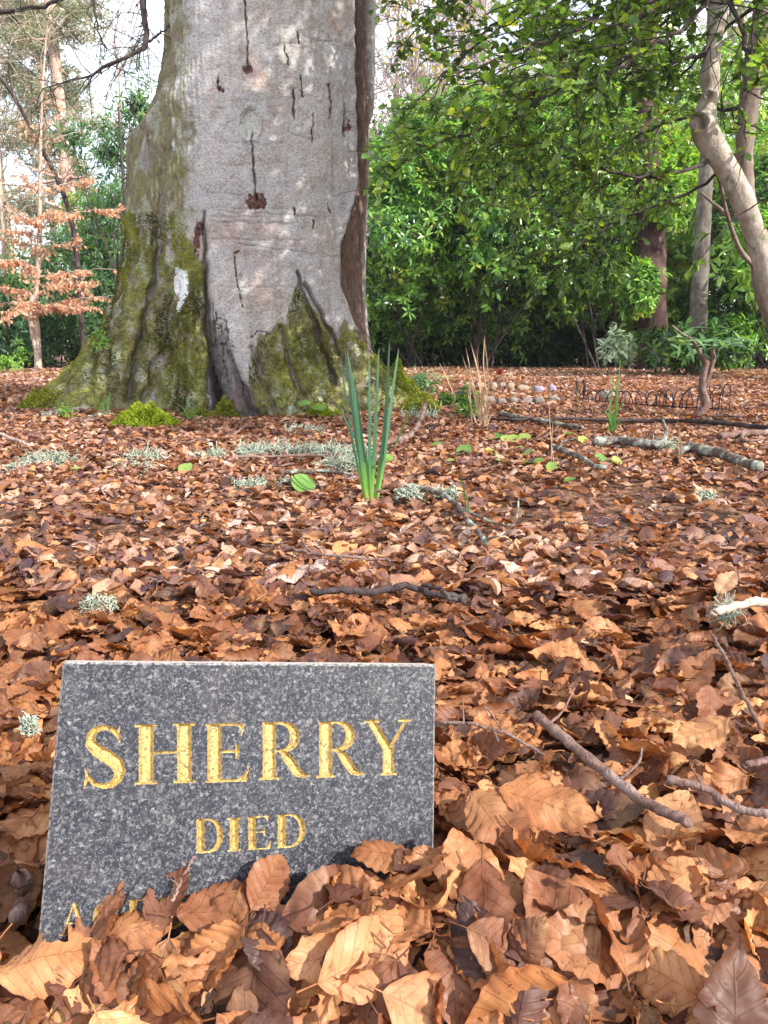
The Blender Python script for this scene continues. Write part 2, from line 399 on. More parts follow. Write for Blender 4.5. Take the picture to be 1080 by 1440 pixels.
# solve left depth so that width is 0.30
Wst = .300
e = (613 - 540) / F
zL = Wst * (SU[0] - e * SU[2]) / (e - a)
TL = np.array([0, 0, CAMZ]) + c2w(np.array([a * zL, b * zL, zL]))
def stone_ab(px, py):
    r = ray(px, py); o = np.array([0, 0, CAMZ])
    t = (TL - o).dot(NRM) / r.dot(NRM); p = o + r * t - TL
    return p.dot(U), -p.dot(VUP)
HS = .30; TH = .028
def box(X, Y, cx, cy, hx, hy):
    dx = np.abs(X - cx) - hx; dy = np.abs(Y - cy) - hy
    return np.hypot(np.maximum(dx, 0), np.maximum(dy, 0)) + np.minimum(np.maximum(dx, dy), 0)
def seg(X, Y, p, q):
    ax, ay, ra = p; bx, by, rb = q; L2 = (bx - ax) ** 2 + (by - ay) ** 2 + 1e-12
    t = np.clip(((X - ax) * (bx - ax) + (Y - ay) * (by - ay)) / L2, 0, 1)
    return np.hypot(X - ax - t * (bx - ax), Y - ay - t * (by - ay)) - (ra + t * (rb - ra))
def strokes(pts, n=0): return [('s', pts[i], pts[i + 1]) for i in range(len(pts) - 1)]
def serif(cx, y, w=.17): 
    s = 1 if y < .5 else -1
    return [('b', cx, y + s * .022, w, .022), ('s', (cx - w * .55, y + s * .04, .012), (cx, y + s * .07, .075)), ('s', (cx + w * .55, y + s * .04, .012), (cx, y + s * .07, .075))]
def ell(cx, cy, rx, ry, a0, a1, rt, rs, n=18):
    pts = []
    for i in range(n + 1):
        th = R(a0 + (a1 - a0) * i / n); k = abs(math.cos(th)) ** 1.3
        pts.append((cx + rx * math.cos(th), cy + ry * math.sin(th), rs + (rt - rs) * k))
    return strokes(pts)
SW = .112
GL = {
 'H': [('b', .2, .5, SW, .5), ('b', .78, .5, SW, .5), ('b', .5, .52, .3, .024)] + serif(.2, 0) + serif(.2, 1) + serif(.78, 0) + serif(.78, 1),
 'I': [('b', .2, .5, SW, .5)] + serif(.2, 0) + serif(.2, 1),
 'E': [('b', .2, .5, SW, .5), ('b', .42, .978, .26, .022), ('b', .40, .52, .18, .022), ('b', .43, .022, .28, .022), ('s', (.67, .97, .014), (.63, .78, .008)), ('s', (.62, .95, .04), (.66, .86, .01)),
       ('s', (.55, .64, .01), (.56, .52, .04)), ('s', (.56, .52, .04), (.55, .40, .01)), ('s', (.74, .25, .008), (.70, .04, .03)), ('s', (.70, .12, .02), (.62, .04, .035))] + serif(.2, 0, .14) + serif(.2, 1, .14),
 'R': [('b', .2, .5, SW, .5)] + serif(.2, 0) + serif(.2, 1, .12) + [('b', .34, .978, .12, .022), ('b', .33, .49, .12, .022)] + ell(.42, .735, .215, .235, 90, -90, .085, .024) +
      strokes([(.42, .48, .05), (.55, .30, .085), (.68, .10, .075), (.80, .035, .035), (.88, .05, .018)]),
 'Y': strokes([(.13, .95, .075), (.43, .47, .085)]) + strokes([(.76, .95, .03), (.46, .47, .035)]) + [('b', .44, .25, SW, .25)] + serif(.44, 0) + [('b', .13, .978, .15, .022), ('b', .76, .978, .13, .022)],
 'D': [('b', .2, .5, SW, .5), ('b', .32, .978, .14, .022), ('b', .32, .022, .14, .022)] + serif(.2, 0, .12) + serif(.2, 1, .12) + ell(.40, .5, .36, .475, 90, -90, .085, .024),
 'S': strokes([(.60, .72, .012), (.57, .84, .035), (.48, .94, .038), (.36, .975, .04), (.23, .93, .055), (.165, .82, .07), (.17, .70, .085), (.27, .59, .10), (.42, .49, .11), (.54, .39, .105), (.60, .27, .09), (.575, .14, .07), (.48, .04, .05), (.35, .02, .038), (.22, .06, .036), (.13, .17, .032), (.08, .31, .012)])
      + [('s', (.60, .98, .012), (.58, .80, .02)), ('s', (.07, .0, .012), (.11, .18, .03))],
 'A': strokes([(.10, .02, .025), (.42, 1.0, .03)]) + strokes([(.42, .98, .04), (.72, .02, .085)]) + [('b', .40, .36, .19, .022), ('b', .10, .022, .12, .022), ('b', .73, .022, .15, .022)],
 'G': ell(.47, .5, .38, .48, 55, 320, .085, .028, 26) + [('b', .74, .22, .075, .20), ('b', .74, .42, .15, .022), ('s', (.69, .9, .03), (.72, .72, .01))],
}
GW = {'H': .98, 'I': .40, 'E': .78, 'R': .90, 'Y': .90, 'D': .80, 'S': .72, 'A': .84, 'G': .86}
step = .0005
na, nb = int(Wst / step) + 1, int(HS / step) + 1
A_, B_ = np.meshgrid(np.linspace(0, Wst, na), np.linspace(0, HS, nb))
SD = np.full(A_.shape, 1.0); LINE = np.zeros(A_.shape, int)
def put(ch, pl, pr, line):
    """pl: pixel of lower-left corner, upper y; box given as (x_left, y_top, y_base) and (x_right, y_base_right)"""
    (xl, yt, yb), (xr, yt2, yb2) = pl, pr
    a0, b0 = stone_ab(xl, yb); a1, b1 = stone_ab(xr, yb2); at_, bt_ = stone_ab(xl, yt)
    ex = np.array([a1 - a0, b1 - b0]); ey = np.array([at_ - a0, bt_ - b0])
    h = np.linalg.norm(ey); wid = np.linalg.norm(ex)
    Mi = np.linalg.inv(np.array([ex, ey]).T)
    dx, dy = A_ - a0, B_ - b0
    gx = (Mi[0, 0] * dx + Mi[0, 1] * dy) * GW[ch]; gy = Mi[1, 0] * dx + Mi[1, 1] * dy
    sel = (gx > -.3) & (gx < GW[ch] + .3) & (gy > -.2) & (gy < 1.2)
    gx, gy = gx[sel], gy[sel]; d = np.full(gx.shape, 9.)
    for pr_ in GL[ch]:
        d = np.minimum(d, box(gx, gy, *pr_[1:]) if pr_[0] == 'b' else seg(gx, gy, pr_[1], pr_[2]))
    d = d * h
    cur = SD[sel]; ln = LINE[sel]; ln[d < cur] = line; SD[sel] = np.minimum(cur, d); LINE[sel] = ln
for ch, xl, xr, yt, yb, yb2 in [('S', 112, 180, 1021, 1109, 1106), ('H', 187, 278, 1019, 1104, 1100), ('E', 284, 353, 1018, 1101, 1098),
                       ('R', 362, 437, 1016, 1097, 1094), ('R', 442, 514, 1015, 1094, 1091), ('Y', 514, 580, 1013, 1092, 1089)]:
    put(ch, (xl, yt, yb), (xr, yt, yb2), 1)
for ch, xl, xr, yt, yb, yb2 in [('D', 272, 312, 1152, 1200, 1198), ('I', 318, 341, 1151, 1198, 1196), ('E', 345, 383, 1149, 1196, 1193), ('D', 386, 428, 1146, 1193, 1190)]:
    put(ch, (xl, yt, yb), (xr, yt, yb2), 2)
for ch, xl, xr, yt, yb, yb2 in [('A', 84, 124, 1270, 1316, 1314), ('G', 130, 172, 1268, 1314, 1311), ('E', 178, 214, 1266, 1311, 1308), ('D', 220, 260, 1263, 1308, 1305)]:
    put(ch, (xl, yt, yb), (xr, yt, yb2), 3)
carve = np.clip(-SD * 1.3, 0, .0030)
edge = np.minimum(np.minimum(A_, Wst - A_), B_)
bev = np.clip(.0016 - edge, 0, .0016) * (1 + .5 * noise(A_ * 300, B_ * 300, 2.))
Pf = TL + A_[..., None] * U - B_[..., None] * VUP - (carve + bev)[..., None] * NRM
q = grid_quads(nb, na)[:, ::-1]; sdv = SD.ravel(); lv = LINE.ravel()
fin = (sdv[q].mean(1) < 0); fl = lv[q].max(1)
SROOT = thing('granite_headstone', TL + U * .15 - VUP * .2, 'small tilted grey granite headstone with gilt lettering, half buried in leaves', 'headstone')
Vf = (Pf.reshape(-1, 3) - np.array(SROOT.location))
def sub(fsel, extraV=None, extraQ=None):
    qq = q[fsel]; u, inv = np.unique(qq, return_inverse=True); return Vf[u], inv.reshape(qq.shape)
v1, q1 = sub(~fin)
# back & sides of slab
def slabpt(a, b, n): return TL + a * U - b * VUP - n * NRM - np.array(SROOT.location)
bb = .0016
side = []; sq = []
def patch(pts_in, pts_out, flip=False):
    global v1, q1
    n = len(pts_in); V = np.vstack([pts_in, pts_out]); k = len(v1)
    qq = np.array([[i, i + 1, n + i + 1, n + i] for i in range(n - 1)]) + k
    v1 = np.vstack([v1, V]); q1 = np.vstack([q1, qq[:, ::-1] if flip else qq])
bs = np.linspace(0, HS, 40); as_ = np.linspace(0, Wst, 60)
rgh = lambda t, s: .0005 * noise(t * 160, s, 1.)
patch(np.array([slabpt(0, b_, bb) for b_ in bs]), np.array([slabpt(rgh(b_, 3.), b_, TH) for b_ in bs]))
patch(np.array([slabpt(Wst, b_, bb) for b_ in bs]), np.array([slabpt(Wst + rgh(b_, 7.), b_, TH) for b_ in bs]), True)
patch(np.array([slabpt(a_, 0, bb) for a_ in as_]), np.array([slabpt(a_, -abs(rgh(a_, 9.)), TH) for a_ in as_]), True)
patch(np.array([slabpt(a_, 0, TH) for a_ in as_]), np.array([slabpt(a_, HS, TH) for a_ in as_]), True)
m, nt = M_new('speckled_granite'); N = NT(nt); co = objco(N)
def vorc(scale, seed):
    v = N.n('ShaderNodeTexVoronoi', inp={'Scale': scale}); ad = N.n('ShaderNodeVectorMath', operation='ADD', inp={1: (seed, seed * .7, 0)}); N.l(co, ad.inputs[0])
    dn = N.n('ShaderNodeTexNoise', inp={'Scale': 500.0, 'Detail': 2.0}); N.l(co, dn.inputs['Vector'])
    mx = N.n('ShaderNodeMix', data_type='VECTOR', inp={0: .004}); N.l(ad.outputs[0], mx.inputs[4]); N.l(dn.outputs['Color'], mx.inputs[5])
    N.l(mx.outputs[1], v.inputs['Vector']); sc = N.n('ShaderNodeSeparateColor'); N.l(v.outputs['Color'], sc.inputs[0]); return sc.outputs
v1s = vorc(470., 0.); v2s = vorc(860., 3.)
g1 = N.ramp(v1s[0], [(0, (.007, .008, .012)), (.3, (.018, .020, .028)), (.55, (.012, .013, .020)), (.75, (.034, .035, .043)), (.9, (.085, .085, .095)), (1, (.19, .185, .185))])
g2 = N.ramp(v2s[1], [(0, (.008, .009, .014)), (.35, (.012, .014, .021)), (.7, (.042, .044, .055)), (1, (.20, .195, .195))])
c = N.mix(.45, g1, g2)
big = N.noise(co, 14, 3)
c = N.mix(N.mapr(big, .55, .72, 0, .2), c, (.17, .12, .13))
dust = N.noise(co, 45, 4, .7)
c = N.mix(N.mapr(dust, .52, .75, 0, .13), c, (.24, .225, .21))
geo = N.n('ShaderNodeNewGeometry'); 
dot = N.n('ShaderNodeVectorMath', operation='DOT_PRODUCT', inp={1: tuple(NRM)}); N.l(geo.outputs['True Normal'], dot.inputs[0])
sidef = N.mapr(N.math('ABSOLUTE', dot.outputs['Value']), .5, .8, 1, 0)
c = N.mix(sidef, c, N.mix(N.mapr(N.noise(co, 220, 3), .4, .65), (.30, .27, .25), (.52, .49, .46)))
N.surf(c, N.mapr(dust, .35, .7, .42, .65), N.bump(v1s[1], .12, .0006), .24)
MGRAN = m
obj('stone_slab', v1, q1, None, MGRAN, SROOT, smooth=False)
m, nt = M_new('worn_gilding'); N = NT(nt); co = objco(N)
w1 = N.noise(co, 420, 4, .7); w2 = N.noise(co, 1100, 2)
worn = N.mapr(N.math('ADD', w1, N.math('MULTIPLY', w2, .3)), .62, .76)
c = N.mix(N.noise(co, 160, 3), (.33, .215, .055), (.60, .43, .15))
c = N.mix(worn, c, N.mix(w2, (.03, .02, .012), (.16, .11, .06)))
N.surf(c, N.mapr(w1, .3, .7, .32, .6), N.bump(N.math('ADD', w1, w2), .5, .0008), .5, 0, None, N.mapr(worn, 0, 1, .55, 0))
MGOLD = m
for ln, nm in ((1, 'SHERRY'), (2, 'DIED'), (3, 'AGED')):
    v2_, q2_ = sub(fin & (fl == ln))
    o = obj('inscription', v2_, q2_, None, MGOLD, SROOT, smooth=False)
    o['label'] = {1: 'large gilt carved letters reading SHERRY', 2: 'smaller gilt carved letters reading DIED', 3: 'gilt carved letters partly hidden by leaves at the lower left'}[ln]
# rough unfinished back, a little wider than the polished face
aa = np.linspace(.01, Wst + .006, 40); b2 = np.linspace(.075, HS, 40)
AA, BB = np.meshgrid(aa, b2)
prof = sstep(.075, .12, BB) * sstep(0, .02, AA) 
ring_n = 5; Vs = []
for k in range(ring_n):
    f = k / (ring_n - 1); shrink = 1 - .12 * f ** 2
    n_ = TH - .001 + .035 * f
    Vs.append([n_, shrink])
Vb = []; qb = []
th = np.linspace(0, 2 * np.pi, 90, endpoint=False)
for n_, sh in Vs:
    cx, cy = (aa[0] + aa[-1]) / 2, (b2[0] + b2[-1]) / 2; hx, hy = (aa[-1] - aa[0]) / 2, (b2[-1] - b2[0]) / 2
    ct, st_ = np.cos(th), np.sin(th); k = 1 / np.maximum(np.abs(ct), np.abs(st_)) 
    xx = cx + hx * sh * ct * k; yy = cy + hy * sh * st_ * k
    rr = .0035 * noise(xx * 90, yy * 90, n_ * 90)
    Vb.append(np.array([slabpt(x_ + r_ * np.sign(c_), y_, n_ + abs(r_) * .6) for x_, y_, r_, c_ in zip(xx, yy, rr, ct)]))
cb = np.array([slabpt(.16, .19, TH + .045)])
Vb = np.vstack(Vb + [cb]); qb = grid_quads(ring_n, 90, True); tb = [((ring_n - 1) * 90 + i, (ring_n - 1) * 90 + (i + 1) % 90, ring_n * 90) for i in range(90)]
obj('rough_back', Vb, qb, tb, mat_plain('rough_granite', (.26, .23, .20), (.52, .48, .44), 120, .95, .9, .004, .1), SROOT, smooth=False)
print('stone', time.time() - T0)

# ------------------------------------------------------------------ leaf litter
lg = np.random.default_rng(77)
VAR = []; VDESC = []
for i in range(34):
    kind = i % 5
    Lh = lg.uniform(.050, .078); Wh = Lh * lg.uniform(.29, .36)
    if kind == 0: kw = dict(cup=lg.uniform(.3, .9), roll=lg.uniform(-.7, .5)); ds = 'gently cupped'
    elif kind == 1: kw = dict(cup=lg.uniform(1.0, 2.1), roll=lg.uniform(-.3, .3)); ds = 'strongly curled'
    elif kind == 2: kw = dict(cup=-lg.uniform(.2, .9), roll=-lg.uniform(.2, .8)); ds = 'arched'
    elif kind == 3: kw = dict(cup=lg.uniform(-.3, .3), roll=lg.uniform(-.2, .7), bendx=lg.uniform(-1.2, 1.2)); ds = 'twisted'
    else: kw = dict(cup=lg.uniform(-.3, .3), roll=lg.uniform(-.25, .25), fold=lg.uniform(-.2, .6)); ds = 'nearly flat'
    VAR.append(beech_leaf(lg, 34, 7, Lh, Wh, tear=.22, crumple=lg.uniform(.003, .009), **kw)); VDESC.append(ds)
MV = [build_mesh('beech_leaf', v, q, None, MDL, {'lc': a_}) for v, q, a_ in VAR]
LOWV = [beech_leaf(lg, 7, 2, L=lg.uniform(.055, .08), W=lg.uniform(.018, .026), cup=lg.uniform(-1.1, 1.8), roll=lg.uniform(-.9, .9), bendx=lg.uniform(-1, 1), crumple=.009, tear=.4, stem=False) for _ in range(30)]
FARV = [beech_leaf(lg, 4, 1, L=lg.uniform(.055, .08), W=lg.uniform(.018, .026), cup=lg.uniform(-.8, 1.0), roll=lg.uniform(-.6, .6), crumple=.01, stem=False) for _ in range(16)]

OCC = np.array([(0, 1340), (50, 1335), (100, 1295), (125, 1278), (165, 1300), (215, 1255), (245, 1232), (300, 1242), (345, 1222), (375, 1208), (420, 1222), (470, 1205), (490, 1186), (540, 1178), (590, 1172), (625, 1185), (660, 1190)])
def stone_ok(W):
    rel = W - TL; aa_ = rel @ U; bb_ = -(rel @ VUP); nn = rel @ NRM
    inx = (aa_ > -.002) & (aa_ < Wst + .003) & (bb_ > -.002)
    if inx.any():
        if (nn[inx] < .0015).any() and (nn[inx] > -.075).any(): 
            return False
    fr = nn > 0
    px, py = proj(W)
    lim = np.interp(px, OCC[:, 0], OCC[:, 1])
    onst = (px > 40) & (px < 622) & fr
    if (onst & (py < lim)).any(): return False
    if (fr & (px < 70) & (py > 1120) & (py < 1330)).any() and lg.random() < .5: return False
    return True
# height field deposition
cell = .003; gx0, gy0 = -.75, .30; nx, ny = 560, 420
gxx, gyy = np.meshgrid(gx0 + np.arange(nx) * cell, gy0 + np.arange(ny) * cell)
HF = gh(gxx, gyy) - .033 - .022 * sstep(.50, .42, gyy)
def place(vi, yaw, tilt, x, y, sc=1.0, perc=35, upd=True):
    V = VAR[vi][0] * sc
    nr = unit(np.array([tilt[0], tilt[1], 1.])); yd = np.array([math.cos(yaw), math.sin(yaw), 0])
    Mx = basis(yd[None] - (yd * nr).sum() * nr, nr[None])[0]
    W = V @ Mx.T + np.array([x, y, 0])
    ix = np.clip(((W[:, 0] - gx0) / cell).astype(int), 0, nx - 1); iy = np.clip(((W[:, 1] - gy0) / cell).astype(int), 0, ny - 1)
    d = HF[iy, ix] - W[:, 2]
    z = np.percentile(d, 100 - perc) + .0005
    W[:, 2] += z
    if not stone_ok(W): return None
    if upd:
        np.maximum.at(HF, (iy, ix), np.minimum(W[:, 2], HF[iy, ix] + .006))
        ix2 = np.minimum(ix + 1, nx - 1); iy2 = np.minimum(iy + 1, ny - 1)
        np.maximum.at(HF, (iy2, ix2), np.minimum(W[:, 2], HF[iy2, ix2] + .006))
    return Mx, np.array([x, y, z]), sc
placed = []
def local_slope(x, y, e=.03):
    return (gh(x + e, y) - gh(x - e, y)) / (2 * e), (gh(x, y + e) - gh(x, y - e)) / (2 * e)
NL = 2900
for i in range(NL):
    y = .33 + 1.05 * lg.random() ** 1.15
    x = lg.uniform(-1, 1) * (.30 + .52 * y)
    for tr in range(4):
        vi = int(lg.integers(len(VAR)))
        sx, sy = local_slope(x, y)
        tl = .37 if y < .8 else .34
        r_ = place(vi, lg.uniform(0, 2 * np.pi), (lg.normal() * tl - sx, lg.normal() * tl - sy - (.25 if y < .56 else 0)), x, y, lg.uniform(.8, 1.15) * (1.04 if y < .62 else 1), lg.uniform(25, 50))
        if r_ is not None: break
        x += lg.normal() * .02; y = max(.33, y - abs(lg.normal()) * .015)
    if r_ is None: continue
    tone = float(np.clip(lg.beta(1.2, 1.45) + .02, .0, .93))
    if y > .85: tone *= .88
    placed.append((vi, *r_, tone, i))
# leaves set by hand where the photograph shows them (centre pixel, distance, axis angle in picture, lean, variant kind, tone, size)
def hero(px, py, Yd, ang, face, vi, tone, sc=1.0, label=None):
    c0 = P(px, py, Yd); tocam = unit(np.array([0, 0, CAMZ]) - c0)
    right = np.array([1., 0, 0]); up = unit(np.cross(right, -tocam)); up = up if up[2] > 0 else -up
    yd = math.cos(R(ang)) * right + math.sin(R(ang)) * up
    nr = unit(tocam * 1.0 + right * face[0] + up * face[1])
    Mx = basis(yd[None] - (yd * nr).sum() * nr, nr[None])[0]
    W = VAR[vi][0] * sc @ Mx.T + c0
    return (vi, Mx, c0, sc, tone, 99999, label)
HEROES = [
 (543, 1205, .505, 178, (.2, 1.2), 2, .52, 1.15, 'wide chestnut leaf arching up over the bottom right of the granite face'),
 (600, 1288, .478, 268, (.1, .35), 4, .82, .95, 'pale veined leaf facing the camera below the right corner of the stone'),
 (578, 1372, .445, 320, (.2, .3), 9, .93, 1.1, 'largest pale tan leaf with clear ribs at the bottom centre'),
 (384, 1358, .450, 8, (.0, .9), 14, .8, 1.12, 'long light leaf with parallel ribs lying across the heap, bottom centre left'),
 (312, 1275, .470, 20, (-.3, .7), 4, .45, 1.0, 'broad pinkish brown leaf leaning on the granite below the word DIED'),
 (237, 1262, .468, 62, (-.6, .25), 3, .34, .8, 'small rust brown leaf standing upright against the lower left of the stone'),
 (378, 1238, .486, 55, (.5, .5), 9, .42, .75, 'small brown leaf standing on edge under the last letter of DIED'),
 (143, 1298, .455, 70, (-.5, .4), 1, .4, .9, 'curled rust leaf covering the middle of the lowest lettering'),
 (484, 1272, .470, 58, (.5, .3), 16, .78, .9, 'narrow curled tan leaf standing in front of the granite'),
 (236, 1372, .430, 235, (-.2, .6), 14, .7, .95, 'ribbed tan leaf lying on the heap left of the bottom centre'),
 (650, 1215, .495, 95, (.3, .3), 0, .6, .8, 'upright brown leaf at the right foot of the stone'),
 (862, 1255, .50, 205, (.0, .5), 1, .72, 1.0, 'orange leaf with a curled rim right of the heap'),
 (720, 1392, .425, 85, (.3, .3), 6, .78, 1.05, 'tall rolled tan leaf at the bottom right of centre'),
 (860, 1385, .43, 20, (.1, .6), 10, .68, 1.1, 'broad smooth tan leaf at the lower right'),
 (770, 1130, .56, 330, (.2, .8), 8, .6, 1.1, 'long brown leaf under the thick fallen twig'),
 (1040, 1265, .50, 25, (.0, .8), 19, .9, 1.0, 'pale striped leaf at the lower right edge of the picture'),
 (985, 1030, .68, 200, (.2, .9), 4, .85, 1.0, 'pale leaf beside the thin arching twig on the right'),
 (700, 1160, .545, 300, (-.2, .8), 14, .5, 1.0, 'pinkish ribbed leaf between the headstone and the thick twig'),
 (188, 1312, .452, 25, (-.3, .6), 12, .62, .9, 'tan leaf tipped over the lowest lettering beside the curled rust leaf'),
 (70, 1350, .430, 30, (-.1, .7), 7, .7, .95, 'tan leaf covering the bottom left corner of the granite'),
 (1022, 818, 1.25, 60, (.0, .8), 9, .97, .85, 'single whitish leaf lying high on the litter at the right'),
]
heroes = [hero(*h[:8], label=h[8]) for h in HEROES]
heroes = [h for h in heroes]
# rank: late and near ones show largest
sc_ = []
for k, pl in enumerate(placed):
    px, py = proj(pl[2]); dist = np.linalg.norm(pl[2] - [0, 0, CAMZ])
    vis = -60 < px < 1140 and py < 1520
    rel = pl[2] - TL
    behind = (rel @ NRM < 0) and (90 < px < 610) and (py > 935)
    sc_.append((vis and not behind) * (1.0 if pl[5] > NL * .55 else .25) / dist ** 2 * (1 if pl[5] > NL * .4 else .1))
order = np.argsort(-np.array(sc_)); top = set(order[:281].tolist())
GLEAF = 'dry beech leaves lying singly on the litter'
def tone_word(t): return 'dark brown' if t < .3 else 'russet' if t < .5 else 'orange brown' if t < .7 else 'pale tan'
def zone(px, py, p):
    if p[1] < .60 and px < 620:
        if px < 60 and py < 1340: return 'left of the headstone'
        return 'in the heap in front of the headstone'
    if px < 90: return 'left of the headstone'
    if px < 620: return 'just behind the headstone'
    if py > 1200: return 'at the lower right of the photo'
    if px < 790: return 'just right of the headstone'
    return 'round the twigs on the right'
acc = Acc()
cnt = 0
for k, pl in enumerate(placed):
    vi, Mx, pos, scl, tone, idx = pl
    if k in top:
        o = bpy.data.objects.new('beech_leaf', MV[vi]); 
        from mathutils import Matrix
        mw = Matrix.Identity(4)
        for r_ in range(3):
            for c_ in range(3): mw[r_][c_] = Mx[r_, c_] * scl
            mw[r_][3] = pos[r_]
        o.matrix_world = mw; o['tone'] = tone; link(o)
        px, py = proj(pos)
        tag(o, f"{VDESC[vi]} {tone_word(tone)} beech leaf {zone(px, py, pos)}", 'leaf', GLEAF); cnt += 1
    else:
        scatter(acc, VAR[vi], pos[None], Mx[None], [scl], [tone])
for vi, Mx, pos, scl, tone, idx, lab in heroes:
    o = bpy.data.objects.new('beech_leaf', MV[vi]); mw = Matrix.Identity(4)
    for r_ in range(3):
        for c_ in range(3): mw[r_][c_] = Mx[r_, c_] * scl
        mw[r_][3] = pos[r_]
    o.matrix_world = mw; o['tone'] = tone; link(o); tag(o, lab, 'leaf', GLEAF)
# middle distance
TRX, TRY = -.83, 5.35
_m = (gyy > 1.0) & (gyy < 1.3); OFFN = float((HF - gh(gxx, gyy))[_m].mean()) - .012; print('OFFN', OFFN)
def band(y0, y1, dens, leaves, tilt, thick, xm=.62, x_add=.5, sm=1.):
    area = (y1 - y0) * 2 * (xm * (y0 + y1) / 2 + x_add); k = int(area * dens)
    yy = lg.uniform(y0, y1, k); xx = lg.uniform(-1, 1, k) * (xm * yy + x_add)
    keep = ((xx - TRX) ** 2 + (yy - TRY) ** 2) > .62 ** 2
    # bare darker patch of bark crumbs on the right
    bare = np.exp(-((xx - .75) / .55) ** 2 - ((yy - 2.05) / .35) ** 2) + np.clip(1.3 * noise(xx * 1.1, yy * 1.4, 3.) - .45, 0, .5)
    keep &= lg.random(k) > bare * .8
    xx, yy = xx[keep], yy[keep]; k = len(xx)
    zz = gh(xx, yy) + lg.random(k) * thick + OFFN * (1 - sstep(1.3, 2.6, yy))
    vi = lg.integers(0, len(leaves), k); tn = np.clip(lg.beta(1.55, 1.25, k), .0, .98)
    tn += .22 * sstep(8.5, 11, yy) + .12 * noise(xx * .9, yy * .9, 7.); tn = np.clip(tn, .01, .98) + (lg.random(k) < .75)  # far tone raised to paint the sunlit strip; added flag picks sky-tinted leaves
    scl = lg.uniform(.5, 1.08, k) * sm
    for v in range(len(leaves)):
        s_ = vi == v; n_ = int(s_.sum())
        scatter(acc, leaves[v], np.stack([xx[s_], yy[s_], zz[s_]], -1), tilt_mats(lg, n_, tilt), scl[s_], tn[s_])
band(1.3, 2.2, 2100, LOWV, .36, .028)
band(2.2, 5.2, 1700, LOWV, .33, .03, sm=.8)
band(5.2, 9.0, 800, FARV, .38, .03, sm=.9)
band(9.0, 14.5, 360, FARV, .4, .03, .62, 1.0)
# crumbs and torn scraps between the leaves
k = 4200; yy = .62 + 2.4 * lg.random(k) ** 1.2; xx = lg.uniform(-1, 1, k) * (.62 * yy + .1); zz_ = gh(xx, yy) + lg.random(k) * .03
ix = np.clip(((xx - gx0) / cell).astype(int), 0, nx - 1); iy = np.clip(((yy - gy0) / cell).astype(int), 0, ny - 1); zz_ = np.where(yy < 1.3, HF[iy, ix] + .002, zz_)
rel = np.stack([xx, yy, zz_], -1) - TL; ok_ = ~((np.abs(rel @ NRM) < .09) & (rel @ U > -.03) & (rel @ U < Wst + .03)); xx, yy, zz_ = xx[ok_], yy[ok_], zz_[ok_]; k = len(xx)
vi = lg.integers(0, len(FARV), k); tn_ = np.clip(lg.beta(1.2, 1.6, k), 0, .98); sc_k = lg.uniform(.08, .34, k)
for v in range(len(FARV)):
    s_ = vi == v; fv = FARV[v]; scatter(acc, (fv[0], fv[1], fv[2] * 0 + [.48, .4, 0]), np.stack([xx[s_], yy[s_], zz_[s_]], -1), tilt_mats(lg, int(s_.sum()), .5), sc_k[s_], tn_[s_])
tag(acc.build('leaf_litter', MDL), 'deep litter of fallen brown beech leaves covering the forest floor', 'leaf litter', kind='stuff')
print('litter', time.time() - T0, acc.n, cnt)
# ------------------------------------------------------------------ the big beech trunk
def pdist(px, py, poly):
    best = np.full(px.shape, 1e9); tt = np.zeros(px.shape); n = len(poly) - 1
    for i in range(n):
        (ax, ay), (bx, by) = poly[i][:2], poly[i + 1][:2]
        L2 = (bx - ax) ** 2 + (by - ay) ** 2 + 1e-9
        t = np.clip(((px - ax) * (bx - ax) + (py - ay) * (by - ay)) / L2, 0, 1)
        d = np.hypot(px - ax - t * (bx - ax), py - ay - t * (by - ay))
        m_ = d < best; best = np.where(m_, d, best); tt = np.where(m_, (i + t) / n, tt)
    return best, tt
def inpoly(px, py, poly):
    ins = np.zeros(px.shape, bool); n = len(poly)
    for i in range(n):
        (x1, y1), (x2, y2) = poly[i], poly[(i + 1) % n]
        c_ = ((y1 > py) != (y2 > py)) & (px < (x2 - x1) * (py - y1) / (y2 - y1 + 1e-9) + x1); ins ^= c_
    return ins
CX, CY = -.83, 5.35
lt = np.array([(250,-60),(248,0),(243,60),(238,100),(225,150),(213,178),(198,192),(189,212),(187,240),(187,300),(180,370),(166,420),(147,457),(118,500),(85,535),(50,562),(22,584)], float)
rt = np.array([(530,-60),(528,0),(527,100),(524,200),(521,300),(519,400),(521,450),(526,490),(538,515),(560,540),(590,560),(612,578)], float)
pl_ = np.array([P(x, y, CY) for x, y in lt]); pr_ = np.array([P(x, y, CY) for x, y in rt])
zz = np.concatenate([np.linspace(-.12, 2.75, 470), np.linspace(2.8, 8.5, 50)])
RL = CX - np.interp(zz, pl_[::-1, 2], pl_[::-1, 0]); RR = np.interp(zz, pr_[::-1, 2], pr_[::-1, 0]) - CX
taper = np.where(zz > 2.75, 1 - .045 * (zz - 2.75), 1); RL = RL * taper; RR = RR * taper
th = np.concatenate([np.linspace(np.pi - .25, 2 * np.pi + .25, 860), np.linspace(2 * np.pi + .25, 3 * np.pi - .25, 142)[1:-1]])
TH_, ZZ = np.meshgrid(th, zz)
R0 = np.interp(zz, [-.12, 0, .3, .8, 2.7, 8.5], [.80, .78, .745, .735, .74, .58])[:, None]
kL = np.interp(zz, [0, .5, 1.3, 1.75, 1.95], [9, 7, 6., 9., 2.])[:, None]; kR = np.interp(zz, [0, .4, 1.2], [9, 5, 2])[:, None]
cl = np.maximum(np.cos(TH_ - np.pi - .05), 0); cr = np.maximum(np.cos(TH_ - .10 - 2 * np.pi), 0)
RAD = R0 + (RL[:, None] - R0) * cl ** kL + (RR[:, None] - R0) * cr ** kR
